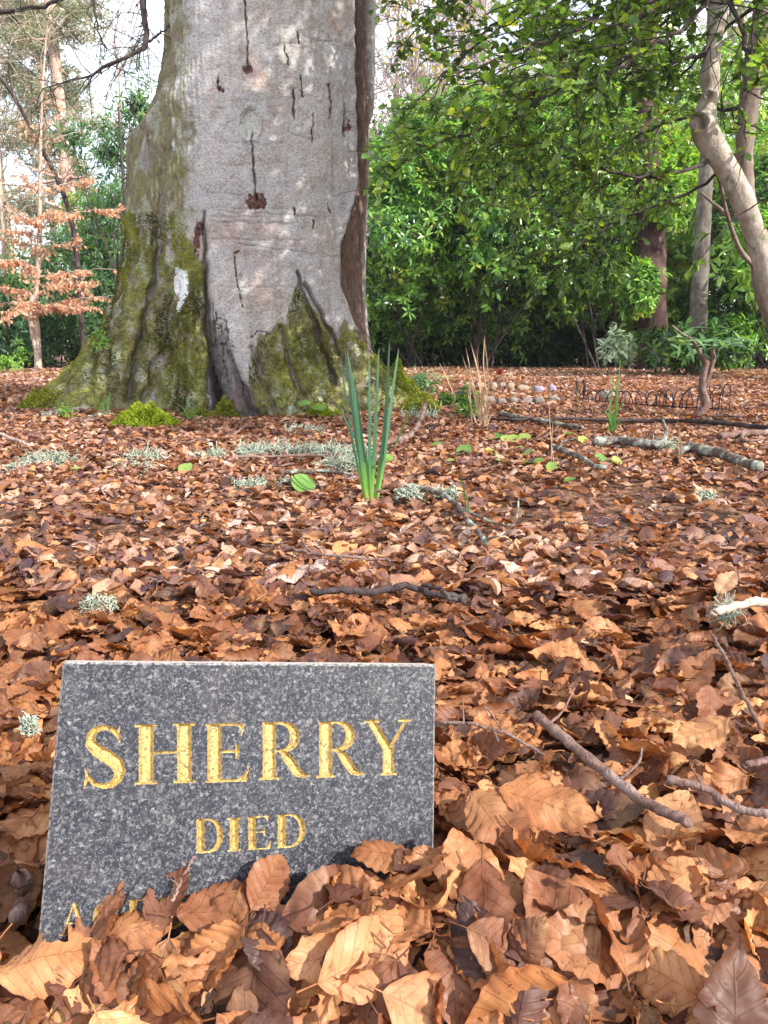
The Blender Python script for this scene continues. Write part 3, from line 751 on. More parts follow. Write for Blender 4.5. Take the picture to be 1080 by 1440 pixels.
# buttress lobes all round the foot
fl_ = np.exp(-np.maximum(ZZ, 0) / .33)
lob = .11 * np.exp(-((TH_ - 4.28) / .20) ** 2) + .10 * np.exp(-((TH_ - 4.62) / .07) ** 2) + .20 * np.exp(-((TH_ - 5.15) / .34) ** 2) + .10 * np.exp(-((TH_ - 5.72) / .2) ** 2)
lob = lob + .35 * np.exp(-((TH_ - 7.3) / .2) ** 2) + .4 * np.exp(-((TH_ - 8.2) / .2) ** 2)
RAD = RAD + lob * fl_
RAD = RAD + .012 * noise(np.cos(TH_) * 2, np.sin(TH_) * 2, ZZ * .8) * 2
X = CX + RAD * np.cos(TH_); Y = CY + RAD * np.sin(TH_)
px, py = proj(np.stack([X, Y, ZZ], -1))
sx1 = px + .8 * noise(px * .08, py * .03, 3.)
front = sstep(CY + .25, CY - .05, Y) * sstep(.0, .2, np.where(TH_ > np.pi - .3, 1, 0)) * (ZZ < 2.9)
D = np.zeros(X.shape); moss = D.copy(); scar = D.copy(); dead = D.copy(); white = D.copy(); dark = D.copy(); lich = D.copy()
jit = lambda s, a: (px + a * noise(px * s, py * s, 3.), py + a * noise(px * s + 9, py * s, 5.))
jx, jy = jit(.05, 3.5)
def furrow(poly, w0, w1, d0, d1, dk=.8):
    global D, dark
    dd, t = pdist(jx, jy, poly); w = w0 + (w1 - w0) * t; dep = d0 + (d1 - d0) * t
    e = np.exp(-(dd / w) ** 2) * front; D = D - dep * e; dark = np.maximum(dark, dk * np.exp(-(dd / (w * .42)) ** 2) * front * np.clip(.75 + .6 * noise(px * .09, py * .06, 2.), .1, 1))  # crease shade painted dark along the furrow floor
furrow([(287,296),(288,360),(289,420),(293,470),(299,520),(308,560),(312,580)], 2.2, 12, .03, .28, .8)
dark = np.maximum(dark, np.clip(1.15 - pdist(jx, jy, [(296,500),(303,535),(310,578)])[0] / (3 + 9 * sstep(490, 560, py)), 0, 1) * sstep(490, 515, py) * front)  # black cave shade painted into the foot of the cleft
furrow([(224,335),(216,395),(206,440),(192,500),(180,560)], 5, 9, .05, .14, .75)
furrow([(204,300),(192,370),(170,430),(150,480)], 4, 6, .02, .05, .4)
furrow([(258,440),(238,480),(222,530),(212,560)], 3, 6, .02, .05, .5)
furrow([(232,210),(226,260),(222,330)], 4, 5, .02, .05, .6)
furrow([(243,420),(235,470),(215,520),(200,565)], 4, 6, .03, .07, .5)
furrow([(417,383),(424,405),(437,440),(452,490),(470,540)], 2.5, 5, .05, .09, .9)
furrow([(428,400),(450,440),(463,470),(484,505),(500,520)], 3, 5, .05, .08, .9)
furrow([(322,498),(334,530),(350,565),(360,585)], 3, 4.5, .03, .07, .9)
furrow([(352,490),(368,530),(385,575)], 3.5, 5, .03, .06, .7)
furrow([(395,460),(405,510),(425,560)], 4, 6, .03, .06, .6)
furrow([(499,470),(520,520),(530,560)], 4, 6, .05, .09, .8)
def ridge(poly, w, h0, h1):
    global D
    dd, t = pdist(jx, jy, poly); D = D + (h0 + (h1 - h0) * t) * np.exp(-(dd / w) ** 2) * front
ridge([(262,350),(258,430),(262,500),(272,560)], 20, .01, .07)
ridge([(312,470),(322,520),(335,575)], 10, .0, .05)
ridge([(415,470),(440,530),(455,575)], 14, .02, .05)
ridge([(380,470),(375,520),(370,570)], 13, .02, .05)
ridge([(475,450),(500,490),(512,530)], 9, .02, .04)
e = np.exp(-(((px - 203) / 9) ** 2 + ((py - 226) / 20) ** 2)) * front; dark = np.maximum(dark, .55 * e); D = D - .04 * e  # hollow below the shoulder: dented, and its shade painted in
# cracks
cr_ = D * 0
j2x = px + 2.2 * noise(px * .12, py * .09, 3.) + 1.1 * noise(px * .45, py * .4, 4.); j2y = py + 3. * noise(px * .12 + 9, py * .12, 5.) + 2. * noise(px * .5, py * .5, 1.)
for poly, w in [([(344,-60),(344,0),(347,50),(349,95)], 1.5), ([(354,185),(357,230),(360,282)], 1.5), ([(329,356),(333,395),(341,432)], 1.3), ([(329,357),(337,353)], 1.),
                ([(304,440),(303,470),(308,515),(312,560)], 1.6), ([(296,470),(304,475)], 1.), ([(300,425),(301,470)], 1.1), ([(307,448),(318,452),(320,480)], 1.), ([(300,462),(322,464)], .9), ([(298,486),(318,484),(330,490)], 1.2), ([(304,500),(305,540),(312,575)], 1.6), ([(314,486),(316,520)], 1.1), ([(326,500),(340,540),(352,578)], 1.6), ([(303,518),(318,522)], .9), ([(308,540),(326,546)], .9), ([(352,474),(366,466),(380,470)], 1.), ([(262,470),(240,500)], 1.1), ([(250,520),(232,545)], 1.2), ([(303,455),(311,459),(312,475)], 1.), ([(310,500),(318,520),(322,545)], 1.3),
                ([(284,312),(284,330)], 1.6), ([(413,128),(413,166)], 1.8), ([(418,45),(420,60)], 2.), ([(462,118),(465,150),(463,165)], 2.), ([(440,160),(438,200)], 1.2), ([(486,145),(484,190)], 2.6),
                ([(441,310),(441,322)], 1.2), ([(413,292),(415,302)], 1.4), ([(306,108),(308,130)], 1.6), ([(423,105),(425,135)], 1.2), ([(460,285),(464,300)], 1.2), ([(399,65),(406,90)], 1.3)]:
    dd, t = pdist(j2x, j2y, poly); e = np.exp(-(dd / (w * (.62 + .75 * noise(px * .2, py * .13, 6.)).clip(.12, 2))) ** 2) * front; cr_ = np.maximum(cr_, e)
D = D - .022 * cr_; dark = np.maximum(dark, cr_ * .95)
# weeping scars, raised and dark red
for (sx_, sy_, rx_, ry_, k) in [(361,284,15,13,1.), (349,98,8,8,.9), (308,118,5,11,.6), (312,126,4,6,.5), (277,340,4.5,26,.9), (282,322,4,10,.8), (489,178,7,13,.4)]:
    e = np.exp(-(((j2x - sx_) / rx_) ** 2 + ((j2y - sy_) / ry_) ** 2) ** 2) * front * k
    e = np.clip(e * (1.1 + 1.3 * noise(px * .16, py * .13, 2.) + .6 * noise(px * .6, py * .6, 9.)), 0, 1)
    scar = np.maximum(scar, e); D = D + (.012 * noise(px * .35, py * .35, 8.) - .006) * e
# lens-shaped healed wound above the long crack, pale rim
e = ((j2x - 352) / 13) ** 2 + ((j2y - 174) / 20) ** 2
lich = np.maximum(lich, np.exp(-e ** 2) * front); D = D - .014 * np.exp(-e ** 2) * front + .010 * np.exp(-((e - 1.5) / .4) ** 2) * front
# horizontal wrinkles of the bark
for yw, x0, x1, sl in [(291,290,410,.02),(297,300,450,.05),(305,288,400,0),(312,300,420,.02),(336,290,430,.01),(343,330,480,.12),(404,300,430,.0),(62,380,480,-.05),(55,430,500,.1),(200,320,400,.03),(185,400,450,.25),(150,300,330,0),(232,300,340,0),(270,285,340,.1)]:
    e = np.exp(-((jy - yw - (jx - x0) * sl) / 1.2) ** 2) * sstep(x0 - 5, x0 + 12, jx) * sstep(x1 + 5, x1 - 12, jx) * front
    D = D - .0045 * e; dark = np.maximum(dark, .28 * e)
# dead wood strip down the right side
ledge = np.interp(py, [-80, 60, 150, 210, 255, 300, 345, 400, 440, 470, 495], [497, 498, 500, 501, 503, 493, 479, 480, 492, 505, 516])
redge = np.interp(py, [-80, 0, 120, 300, 500], [521, 520, 522, 530, 530])
sd_ = sstep(ledge - 1.5, ledge + 2.5, sx1) * sstep(505, 488, jy) * front
strip = sd_ * sstep(redge + 3, redge, sx1)
dead = np.maximum(dead, strip)
D = D - .045 * strip; D = D + .018 * np.exp(-((jx - ledge + 4) / 4.) ** 2) * front * sstep(500, 480, jy)
gap = np.exp(-((sx1 - np.interp(jy, [-80, 50, 100, 210, 260, 330], [508, 508, 508, 509, 507, 501])) / np.interp(jy, [-80, 80, 180, 260, 340], [7, 7, 8, 5, 2])) ** 2) * sstep(330, 240, jy) * strip
D = D - .025 * gap; dark = np.maximum(dark, gap * 1.05)  # shade inside the gap painted dark over a shallow recess
for yk, xk in [(60, 514), (118, 518), (165, 512), (228, 515), (290, 506)]:
    e = np.exp(-(((jx - xk) / 7) ** 2 + ((jy - yk) / 9) ** 2)) * strip; D = D + .015 * e
D = D + dead * (.010 * noise(px * .3, py * .02, 2.) + .006 * noise(px * .6, py * .06, 4.))
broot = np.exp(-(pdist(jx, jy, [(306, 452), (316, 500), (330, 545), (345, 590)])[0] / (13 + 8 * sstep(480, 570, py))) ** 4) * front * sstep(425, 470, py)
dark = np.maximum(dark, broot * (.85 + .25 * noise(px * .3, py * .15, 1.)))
# white lichen patch
wp = [(248,374),(258,380),(262,378),(265,400),(264,416),(258,428),(253,439),(248,436),(252,420),(246,410),(245,392)]
w3x, w3y = jit(.18, 2.5)
white = np.where(inpoly(w3x + 1.5 * noise(px * .8, py * .8, 1.), w3y + 2 * noise(px * .7, py * .5, 2.), wp), 1., 0.) * front * np.clip(.8 + .5 * noise(px * .5, py * .35, 9.), 0, 1)
# moss
lim_ = sstep(470, 490, px); Dv = D * (1 - lim_); D = D * lim_
n1_ = fbm(X * 3.5, Y * 3.5, ZZ * 1.6, 4); n2_ = fbm(X * 14, Y * 14, ZZ * 7, 3)
left = sstep(292, 235, px + 16 * n1_)
mline = np.interp(px, [150, 290, 296, 345, 365, 400, 412, 420, 432, 470, 500, 530, 600], [150, 380, 560, 520, 470, 446, 425, 400, 425, 452, 466, 470, 470])
low = sstep(-14, 16, py - mline + 14 * n1_ + 8 * n2_)
low = low * np.where((px > 293) & (px < 350), .15, 1)
moss = np.clip(np.maximum(left * (.80 + .28 * sstep(120, 380, py)) * (.78 + .35 * n1_ + .4 * n2_), low * (.82 + .35 * n1_ + .45 * n2_)), 0, 1)
moss = np.where(px > 505, np.maximum(moss * (py > 470), 0), moss)
moss = moss * (1 - dead) * (1 - white) * (1 - np.clip(dark * 1.5, 0, .8))
back = (TH_ > 2 * np.pi + .2); moss = np.where(back, np.clip(.4 + n1_ - .3 * ZZ, 0, 1), moss)
lich = np.maximum(lich, np.clip(sstep(.15, .5, fbm(X * 9 + 4, Y * 9, ZZ * 5, 3)), 0, 1) * (moss > .12) * .7)
rb = sstep(.15, .5, moss)
rug = rb * np.clip(sstep(330, 470, py) + left * .5, 0, 1)
D = D + rug * (.030 * fbm(X * 9, Y * 9, ZZ * 4.5, 5) - .02 * np.abs(noise(X * 7 + 3, Y * 7, ZZ * 3)))
dark = np.maximum(dark, rug * .6 * sstep(.10, .0, np.abs(noise(X * 6, Y * 6, ZZ * 2.2))) * sstep(-.1, .3, fbm(X * 3, Y * 3, ZZ * 3 + 5, 2)))
D = D + .006 * fbm(X * 10, Y * 10, ZZ * 5, 3) + .0022 * fbm(X * 45, Y * 45, ZZ * 60, 2)
D = D + .012 * left * noise(TH_ * 30 + 1.5 * noise(ZZ * 2, 0, 0), ZZ * .9, 2.)
D = D * np.where(back, .6, 1)
RAD2 = RAD + D
X = CX + RAD2 * np.cos(TH_); Y = CY + RAD2 * np.sin(TH_)
vn = np.hypot(X, Y); X = X - Dv * X / vn; Y = Y - Dv * Y / vn
BV = np.stack([X, Y, ZZ], -1).reshape(-1, 3)
BROOT = thing('beech_tree', (CX, CY, 0), 'huge old grey beech trunk with mossy spreading roots and long dark cracks', 'tree')
BV = BV - np.array(BROOT.location)
BQ = grid_quads(len(zz), len(th), True)
c_i = len(BV); BV = np.vstack([BV, [0, 0, 8.7]]); topo = (len(zz) - 1) * len(th)
BT = np.array([(topo + j, topo + (j + 1) % len(th), c_i) for j in range(len(th))])
A1 = np.vstack([np.stack([moss, scar, dead], -1).reshape(-1, 3), [0, 0, 0]]); A2 = np.vstack([np.stack([white, dark, lich], -1).reshape(-1, 3), [0, 0, 0]])

m, nt = M_new('beech_bark'); N = NT(nt); co = objco(N)
def at3(nm):
    a_ = N.n('ShaderNodeAttribute', attribute_name=nm); s_ = N.n('ShaderNodeSeparateXYZ'); N.l(a_.outputs['Vector'], s_.inputs[0]); return s_.outputs
ms, sc2, dd_ = at3('lc'); wh, dk, lc_ = at3('lw')
nb_ = N.noise(co, 2.2, 4, .6); nm_ = N.noise(N.scalev(co, (1, 1, 1.6)), 9, 5, .7); nf = N.noise(N.scalev(co, (1, 1, 1.8)), 75, 4, .7); nff = N.noise(co, 210, 3, .7)
c = N.mix(N.mapr(nb_, .36, .62), (.30, .295, .31), (.33, .28, .25))
c = N.mix(N.mapr(nm_, .42, .64, 0, .7), c, (.40, .39, .40))
c = N.mix(N.mapr(nm_, .48, .32, 0, .65), c, (.19, .15, .135))
c = N.mix(N.mapr(nf, .48, .62, 0, .5), c, (.52, .51, .50))
c = N.mix(N.mapr(nf, .47, .38, 0, .6), c, (.14, .11, .10))
c = N.mix(N.mapr(nff, .56, .68, 0, .4), c, (.54, .53, .50))
c = N.mix(N.mapr(N.noise(co, 3.7, 3), .53, .66, 0, .28), c, (.30, .15, .085))
ml = N.noise(co, 26, 5, .75); mo = N.noise(N.scalev(co, (1, 1, .5)), 60, 4, .8); mb = N.noise(co, 4.5, 4)
mc = N.mix(N.mapr(ml, .33, .66), (.034, .027, .017), (.20, .20, .045))
mc = N.mix(N.mapr(mb, .42, .6, 0, .85), mc, (.15, .115, .08)); mc = N.mix(N.math('MULTIPLY', N.mapr(N.noise(co, 7, 4), .56, .68, 0, .7), N.mapr(N.n('ShaderNodeSeparateXYZ', inp={0: co}).outputs[2], .35, 1.2, 1, .1)), mc, (.30, .32, .06))
mc = N.mix(N.mapr(N.n('ShaderNodeSeparateXYZ', inp={0: co}).outputs[2], .7, 1.6, 0, .45), mc, (.15, .125, .095))
mc = N.mix(N.mapr(mo, .50, .66, 0, .6), mc, (.33, .30, .10))
mf = N.mapr(N.math('ADD', ms, N.math('MULTIPLY', N.math('SUBTRACT', nm_, .5), 1.3)), .22, .52, 0, .93)
c = N.mix(mf, c, mc)
c = N.mix(N.math('MULTIPLY', lc_, N.mapr(nf, .4, .6)), c, (.40, .44, .36))
sc_c = N.mix(N.mapr(mo, .4, .6), (.05, .020, .018), (.15, .07, .06))
c = N.mix(N.mapr(N.math('ADD', sc2, N.math('MULTIPLY', N.math('SUBTRACT', mo, .5), .9)), .35, .55), c, sc_c)
dc = N.mix(N.mapr(N.noise(N.scalev(co, (1, 1, .12)), 55, 4, .7), .35, .65), (.045, .028, .022), (.15, .095, .07))
dc = N.mix(N.mapr(nm_, .55, .7, 0, .4), dc, (.24, .17, .13))
c = N.mix(dd_, c, dc)
c = N.mix(N.mapr(wh, .4, .6), c, N.mix(N.mapr(nf, .35, .55), (.50, .53, .52), (.74, .77, .78)))
c = N.mix(N.math('MULTIPLY', dk, .85), c, (.030, .018, .016))  # dark mask: painted recess shade plus cracks, moss lines and brown root
st_n = N.noise(N.scalev(co, (1, 1, .10)), 16, 5, .7); c = N.mix(N.math('MULTIPLY', N.mapr(st_n, .52, .68, 0, .42), N.math('SUBTRACT', 1.0, mf)), c, (.15, .115, .10))
h = N.math('ADD', N.math('MULTIPLY', nm_, .6), N.math('ADD', N.math('MULTIPLY', nf, .5), N.math('MULTIPLY', N.math('MULTIPLY', mo, mf), 1.3)))
N.surf(c, .88, N.bump(h, .7, .012), .18)
MBEECH = m
# split: dead wood strip is a part of its own
dv = np.append(dead.ravel(), 0)
qd = dv[BQ].mean(1) > .5
def subm(Qs, Ts=None):
    allv = Qs.ravel() if Ts is None else np.concatenate([Qs.ravel(), Ts.ravel()])
    u = np.unique(allv); mp = np.full(len(BV), -1); mp[u] = np.arange(len(u))
    return BV[u], mp[Qs], (mp[Ts] if Ts is not None else None), A1[u], A2[u]
for nm, Q_, T_ in (('trunk', BQ[~qd], BT), ('dead_wood', BQ[qd], None)):
    v, q_, t_, a1, a2 = subm(Q_, T_)
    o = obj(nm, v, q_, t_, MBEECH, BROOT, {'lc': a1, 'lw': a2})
    if nm == 'dead_wood': o['label'] = 'split strip of bare brown dead wood down the right side'
# limbs far above the frame
acc = Acc(); g = np.random.default_rng(3)
for k in range(5):
    a_ = k * 1.25 + .3
    p = grow(g, (CX, CY, 6.8 + .3 * k), (math.cos(a_), math.sin(a_) * .6, .9), 4.5, 9, .12, .05)
    acc.add(*tube(p, np.linspace(.2, .06, 9), 10, rough=.2, seed=k)[:2])
acc.build('limb', MBEECH, BROOT)
# tufts of moss on roots
g = np.random.default_rng(4)
mossf = np.clip(moss, 0, 1) * (py > 250) * (~back); mf_ = mossf.ravel()
idx = g.choice(len(mf_), 34000, p=(mf_ ** 3 * (py.ravel() > 300)) / (mf_ ** 3 * (py.ravel() > 300)).sum())
pos = np.stack([X, Y, ZZ], -1).reshape(-1, 3)[idx]
out = np.stack([np.cos(TH_), np.sin(TH_), 0 * TH_ + .3], -1).reshape(-1, 3)[idx]
dirs = unit(out + g.normal(size=out.shape) * .6)
bl = simple_leaf(.016, .0026, 2, 0, .2)
keep = pos[:, 2] > -.02
tn = np.clip(.38 + .9 * fbm(pos[:, 0] * 3, pos[:, 1] * 3, pos[:, 2] * 3, 2), 0, .8)
acc = Acc(); scatter(acc, bl, pos[keep], basis(dirs[keep], g.normal(size=dirs[keep].shape)), g.uniform(.6, 1.6, keep.sum()), tn[keep])
o = acc.build('moss', MMOSS, BROOT); o['kind'] = 'stuff'
print('beech', time.time() - T0)

# ------------------------------------------------------------------ shrubs
LLEAF = simple_leaf(.145, .024, 4, .25, .22)
LLOW = simple_leaf(.14, .023, 2, .2, .3)
RLEAF = simple_leaf(.13, .019, 3, .1, .35)
HLEAF = holly_leaf(.052, .0165)
def bush(name, label, cat, group, blobs, n, mat, leaf, seed, k=7, size=1.0, droop=.15, tone=(.45, .25), stems=8, base=None, shell=.22, bmat=None, front=.35, zmin=.12):
    g = np.random.default_rng(seed)
    bl = np.array(blobs, float)   # x y z rx ry rz
    ar = bl[:, 3] * bl[:, 5]; bi = g.choice(len(bl), n, p=ar / ar.sum()); B = bl[bi]
    d = g.normal(size=(n, 3)); d[:, 1] -= front; d[:, 2] += .25; d = unit(d)
    rr = 1 - shell * g.random(n) ** 1.3 * 1.6
    s0 = g.uniform(0, 99)
    rr = rr * (1 + .42 * fbm(d[:, 0] * 2.2 + s0 + bi, d[:, 1] * 2.2, d[:, 2] * 2.2, 3))
    p = B[:, :3] + d * rr[:, None] * B[:, 3:6]
    ok = p[:, 2] > zmin; p, d = p[ok], d[ok]; n = len(p)
    root = base if base is not None else (bl[:, 0].mean(), bl[:, 1].mean(), float(gh(bl[:, 0].mean(), bl[:, 1].mean())))
    T = thing(name, root, label, cat, group)
    sd = unit(d * .8 + np.array([0, 0, .45]) + g.normal(size=(n, 3)) * .35)
    ax = unit(np.cross(sd, g.normal(size=(n, 3)))); ay = np.cross(sd, ax)
    an = g.uniform(0, 2 * np.pi, (n, k)) * .25 + np.linspace(0, 2 * np.pi, k, endpoint=False)[None] + g.uniform(0, 6, (n, 1))
    ld = np.cos(an)[..., None] * ax[:, None] + np.sin(an)[..., None] * ay[:, None] + sd[:, None] * g.uniform(.1, .9, (n, k))[..., None]
    ld = ld + np.array([0, 0, -droop]); ld = unit(ld).reshape(-1, 3)
    pp = np.repeat(p, k, 0) + ld * .01 - np.repeat(sd, k, 0) * g.uniform(0, .09, (n * k, 1)) * size
    nr = unit(np.repeat(sd, k, 0) + np.array([0, 0, .5]) + g.normal(size=ld.shape) * .3)
    sc = g.uniform(.65, 1.15, n * k) * size
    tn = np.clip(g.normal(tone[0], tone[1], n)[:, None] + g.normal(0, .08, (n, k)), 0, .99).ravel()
    acc = Acc(); scatter(acc, leaf, pp, basis(ld, nr), sc, tn)
    acc.build('foliage', mat, T)
    acc = Acc()
    for j in range(stems):
        e = p[g.integers(n)]; b0 = np.array(root) + np.array([g.normal() * .25, g.normal() * .15, 0]) * min(1, bl[0, 3]) 
        ks = min(1., bl[0, 5] / 1.2); mid = (b0 * .4 + e * .6) + g.normal(size=3) * .1 * ks
        q_ = smooth_path([b0 - [0, 0, .05], b0 + [0, 0, .12 * ks], mid, e], 12); acc.add(*tube(q_, np.linspace(.03, .008, 12) * max(ks, .06), 5)[:2])
    acc.build('stems', bmat or MDTWIG, T)
    return T
# laurel thicket on the right
LG = 'evergreen laurel thicket behind the clearing'
bush('laurel_bush', 'tall dark laurel bush directly right of the beech trunk', 'bush', LG, [(.35, 13.6, 2.5, 1.3, 1.2, 1.5), (.3, 14.9, 1.4, 1.25, .8, 1.2), (.7, 14.2, 3.5, 1.0, .9, 1.2)], 3900, MLAUREL, LLOW, 21, tone=(.5, .22))
bush('laurel_bush', 'sprawling laurel bush with drooping pale shoots behind the clearing, right of the dry stalks', 'bush', LG, [(2.1, 13.3, 2.6, 1.3, 1.1, 1.5), (2.2, 14.9, 1.4, 1.3, .8, 1.2), (1.7, 14.0, 3.6, 1.3, .9, 1.1)], 4200, MLAUREL, LLEAF, 22, tone=(.45, .25), droop=.45)
bush('laurel_bush', 'laurel bush in the middle of the thicket, left of the reddish trunk', 'bush', LG, [(3.45, 13.9, 1.9, .85, .7, 1.1), (4.1, 12.35, 1.35, .36, .3, .45), (3.5, 13.6, 3.2, 1.3, .9, 1.5)], 3000, MLAUREL, LLEAF, 23, tone=(.55, .22))
bush('laurel_bush', 'bright green laurel between the reddish trunk and the slim grey trunk', 'bush', LG, [(5.2, 14.2, 2.6, .9, .8, 1.6), (5.1, 14.6, 1.4, .9, .7, 1.1), (4.55, 12.4, 2.75, .5, .35, .42)], 2900, MLAUREL, LLEAF, 24, tone=(.75, .2))
bush('laurel_bush', 'shady laurel at the right edge of the photo behind the slim grey trunk', 'bush', LG, [(6.6, 13.2, 2.4, 1.2, 1.0, 1.5), (6.5, 14.0, 1.1, 1.2, .8, 1.0), (7.9, 13.2, 2.4, 1.2, 1.2, 1.9)], 3600, MLAUREL, LLEAF, 25, tone=(.4, .22))
bush('laurel_bush', 'low laurel spray arching out over the litter below the slim grey trunk', 'bush', LG, [(4.35, 11.2, .42, .8, .45, .36), (5.1, 11.3, .5, .6, .4, .4)], 300, MLAUREL, LLEAF, 26, tone=(.38, .2), stems=6, droop=.05)
bush('laurel_bush', 'glossy laurel sprig with sunlit-pale leaf colour at the front edge of the thicket', 'bush', LG, [(3.35, 10.9, .42, .22, .2, .34)], 42, mat_green('sunlit_laurel_leaf', [(0, (.25, .36, .22)), (1, (.42, .52, .36))], .2, .8, .2), LLEAF, 27, tone=(.5, .2), stems=3, droop=.2)  # pale leaf colour paints in the sun on this sprig
bush('laurel_bush', 'laurel growing low behind the bend of the pale holly trunk', 'bush', LG, [(4.6, 9.6, 1.55, .45, .4, .55), (5.3, 9.6, 1.0, .5, .4, .6), (5.7, 9.9, 1.7, .7, .5, .9)], 700, MLAUREL, LLEAF, 28, tone=(.6, .2), stems=8)
bush('cherry_laurel', 'taller sunlit laurel rising behind the thicket, seen through the holly twigs', 'bush', LG, [(2.8, 15.6, 4.3, 2.4, .8, 1.2), (6.2, 16.0, 4.6, 2.6, .8, 1.7), (.9, 16.0, 3.9, 1.2, .8, 1.0)], 5200, MLAUREL, LLOW, 29, tone=(.7, .22), stems=10)
# left side shrubs
RG = 'rhododendrons left of the beech'
bush('rhododendron_bush', 'rounded green rhododendron behind the young copper beech, touching the trunk', 'bush', RG, [(-5.0, 14.5, 1.3, 1.1, .9, 1.2), (-4.6, 15.0, 2.5, 1.3, .8, 1.1), (-5.9, 14.8, 1.6, 1.2, .8, 1.0)], 2600, MRHODO, RLEAF, 31, tone=(.5, .22), k=8)
bush('rhododendron_bush', 'low dark rhododendron at the far left edge of the photo', 'bush', RG, [(-7.3, 15.2, .9, 1.4, .9, .9), (-8.6, 15.5, 1.3, 1.3, 1.0, 1.2)], 2200, MRHODO, RLEAF, 32, tone=(.4, .22), k=8)
bush('rhododendron_bush', 'airy bluish green rhododendron rising against the sky at the left', 'bush', RG, [(-6.6, 18, 2.0, 1.9, .8, 1.3), (-9., 18, 2.3, 1.2, .8, 1.0)], 900, MRHODO, RLEAF, 33, tone=(.6, .2), k=8)
bush('holly_bush', 'tall thin evergreen with open sprays against the sky beside the trunk shoulder', 'bush', None, [(-4.6, 13.5, 3.6, .75, .5, .8), (-4.1, 13.5, 4.3, .5, .4, .8), (-5.3, 13.6, 3.9, .5, .4, .45)], 420, MRHODO, RLEAF, 34, tone=(.35, .2), k=6, shell=.6, stems=14)
bush('sunlit_shrub', 'yellowish green shrub behind the top of the copper leaved sapling', 'bush', None, [(-5.6, 15.4, 3.0, .8, .4, .5), (-4.9, 15.4, 2.9, .6, .4, .5)], 480, MYOUNG, RLEAF, 35, tone=(.4, .3), k=7, size=.8)
for i, (x0_, lab_) in enumerate([(-.1, 'shade-dark understorey laurel at the thicket foot just right of the beech'), (1.5, 'shade-dark low laurel filling the thicket foot behind the dry stalks'), (3.1, 'shade-dark low laurel filling the thicket foot behind the lilac stone'), (4.7, 'shade-dark low laurel filling the foot of the thicket beside the reddish trunk'), (6.4, 'shade-dark low laurel behind the foot of the slim grey trunk'), (8.2, 'shade-dark low laurel beyond the right edge of the clearing')]):
    bush('laurel_bush', lab_, 'bush', LG, [(x0_, 15.9, .75, 1.15, .6, 1.0), (x0_ + .3, 15.2, .5, 1.0, .5, .6)], 2300, MLAUREL, LLOW, 120 + i, tone=(.08, .08), k=7, zmin=.03, shell=.45, front=.1)  # near-black leaf tone paints in the shade under the thicket
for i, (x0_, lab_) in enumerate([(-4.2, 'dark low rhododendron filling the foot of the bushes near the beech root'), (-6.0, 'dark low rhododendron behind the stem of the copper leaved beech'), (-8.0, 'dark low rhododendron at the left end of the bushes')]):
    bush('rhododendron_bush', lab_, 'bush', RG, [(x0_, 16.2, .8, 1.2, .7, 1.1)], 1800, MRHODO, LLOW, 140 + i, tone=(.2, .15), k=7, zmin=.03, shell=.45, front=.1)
print('bushes', time.time() - T0)

# ------------------------------------------------------------------ trees behind
def trunk_tree(name, label, group, path, rad, mat, crown=None, seed=0, sides=18, rough=.12):
    T = thing(name, tuple(path[0]), label, 'tree', group)
    acc = Acc(); p = smooth_path(path, 40); r_ = np.interp(np.linspace(0, 1, 40), np.linspace(0, 1, len(rad)), rad)
    acc.add(*tube(p, r_, sides, rough=rough, seed=seed)[:2]); acc.build('trunk', mat, T)
    return T, p
def gp(px, py, Y):   # base point on the ground
    p = P(px, py, Y); p[2] = gh(p[0], p[1]) - .05; return p
T, _ = trunk_tree('redwood_tree', 'thick reddish brown trunk half hidden in the laurels', 'trees behind the laurels', [gp(917, 500, 13.0), P(917, 440, 13.0), P(916, 340, 13.0), P(908, 200, 13.0), P(905, -100, 13.2), P(905, -400, 13.5)], [.29, .23, .22, .20, .17, .1], MREDB, seed=3, sides=30)
acc = Acc(); g = np.random.default_rng(8)
pts = g.normal(size=(1800, 3)) * [1.0, .9, 1.8] + [T.location[0], 13.3, 9.5]
scatter(acc, simple_leaf(.30, .05, 2, .2, .5), pts, basis(unit(g.normal(size=(1800, 3)) + [0, 0, -.6]), g.normal(size=(1800, 3)) + [0, 0, 1.5]), g.uniform(.6, 1.3, 1800), g.uniform(0, 1, 1800)); acc.build('crown', MPINEN, T)
T, _ = trunk_tree('slim_grey_tree', 'slim grey trunk standing in front of the dark laurels at the right', 'trees behind the laurels', [gp(981, 510, 11.2), P(981, 470, 11.2), P(985, 380, 11.2), P(990, 290, 11.2), P(1000, 120, 11.3), P(1010, -150, 11.5), P(1025, -400, 11.8)], [.17, .125, .115, .105, .09, .07, .04], MGREYB, seed=6)
acc = Acc(); pts = g.normal(size=(900, 3)) * [1.3, 1.0, 1.2] + [5.6, 12.2, 8.6]
scatter(acc, LLOW, pts, basis(unit(g.normal(size=(900, 3))), g.normal(size=(900, 3)) + [0, 0, 1.5]), g.uniform(.6, 1.1, 900), g.uniform(.2, 1, 900)); acc.build('crown', MLAUREL, T)

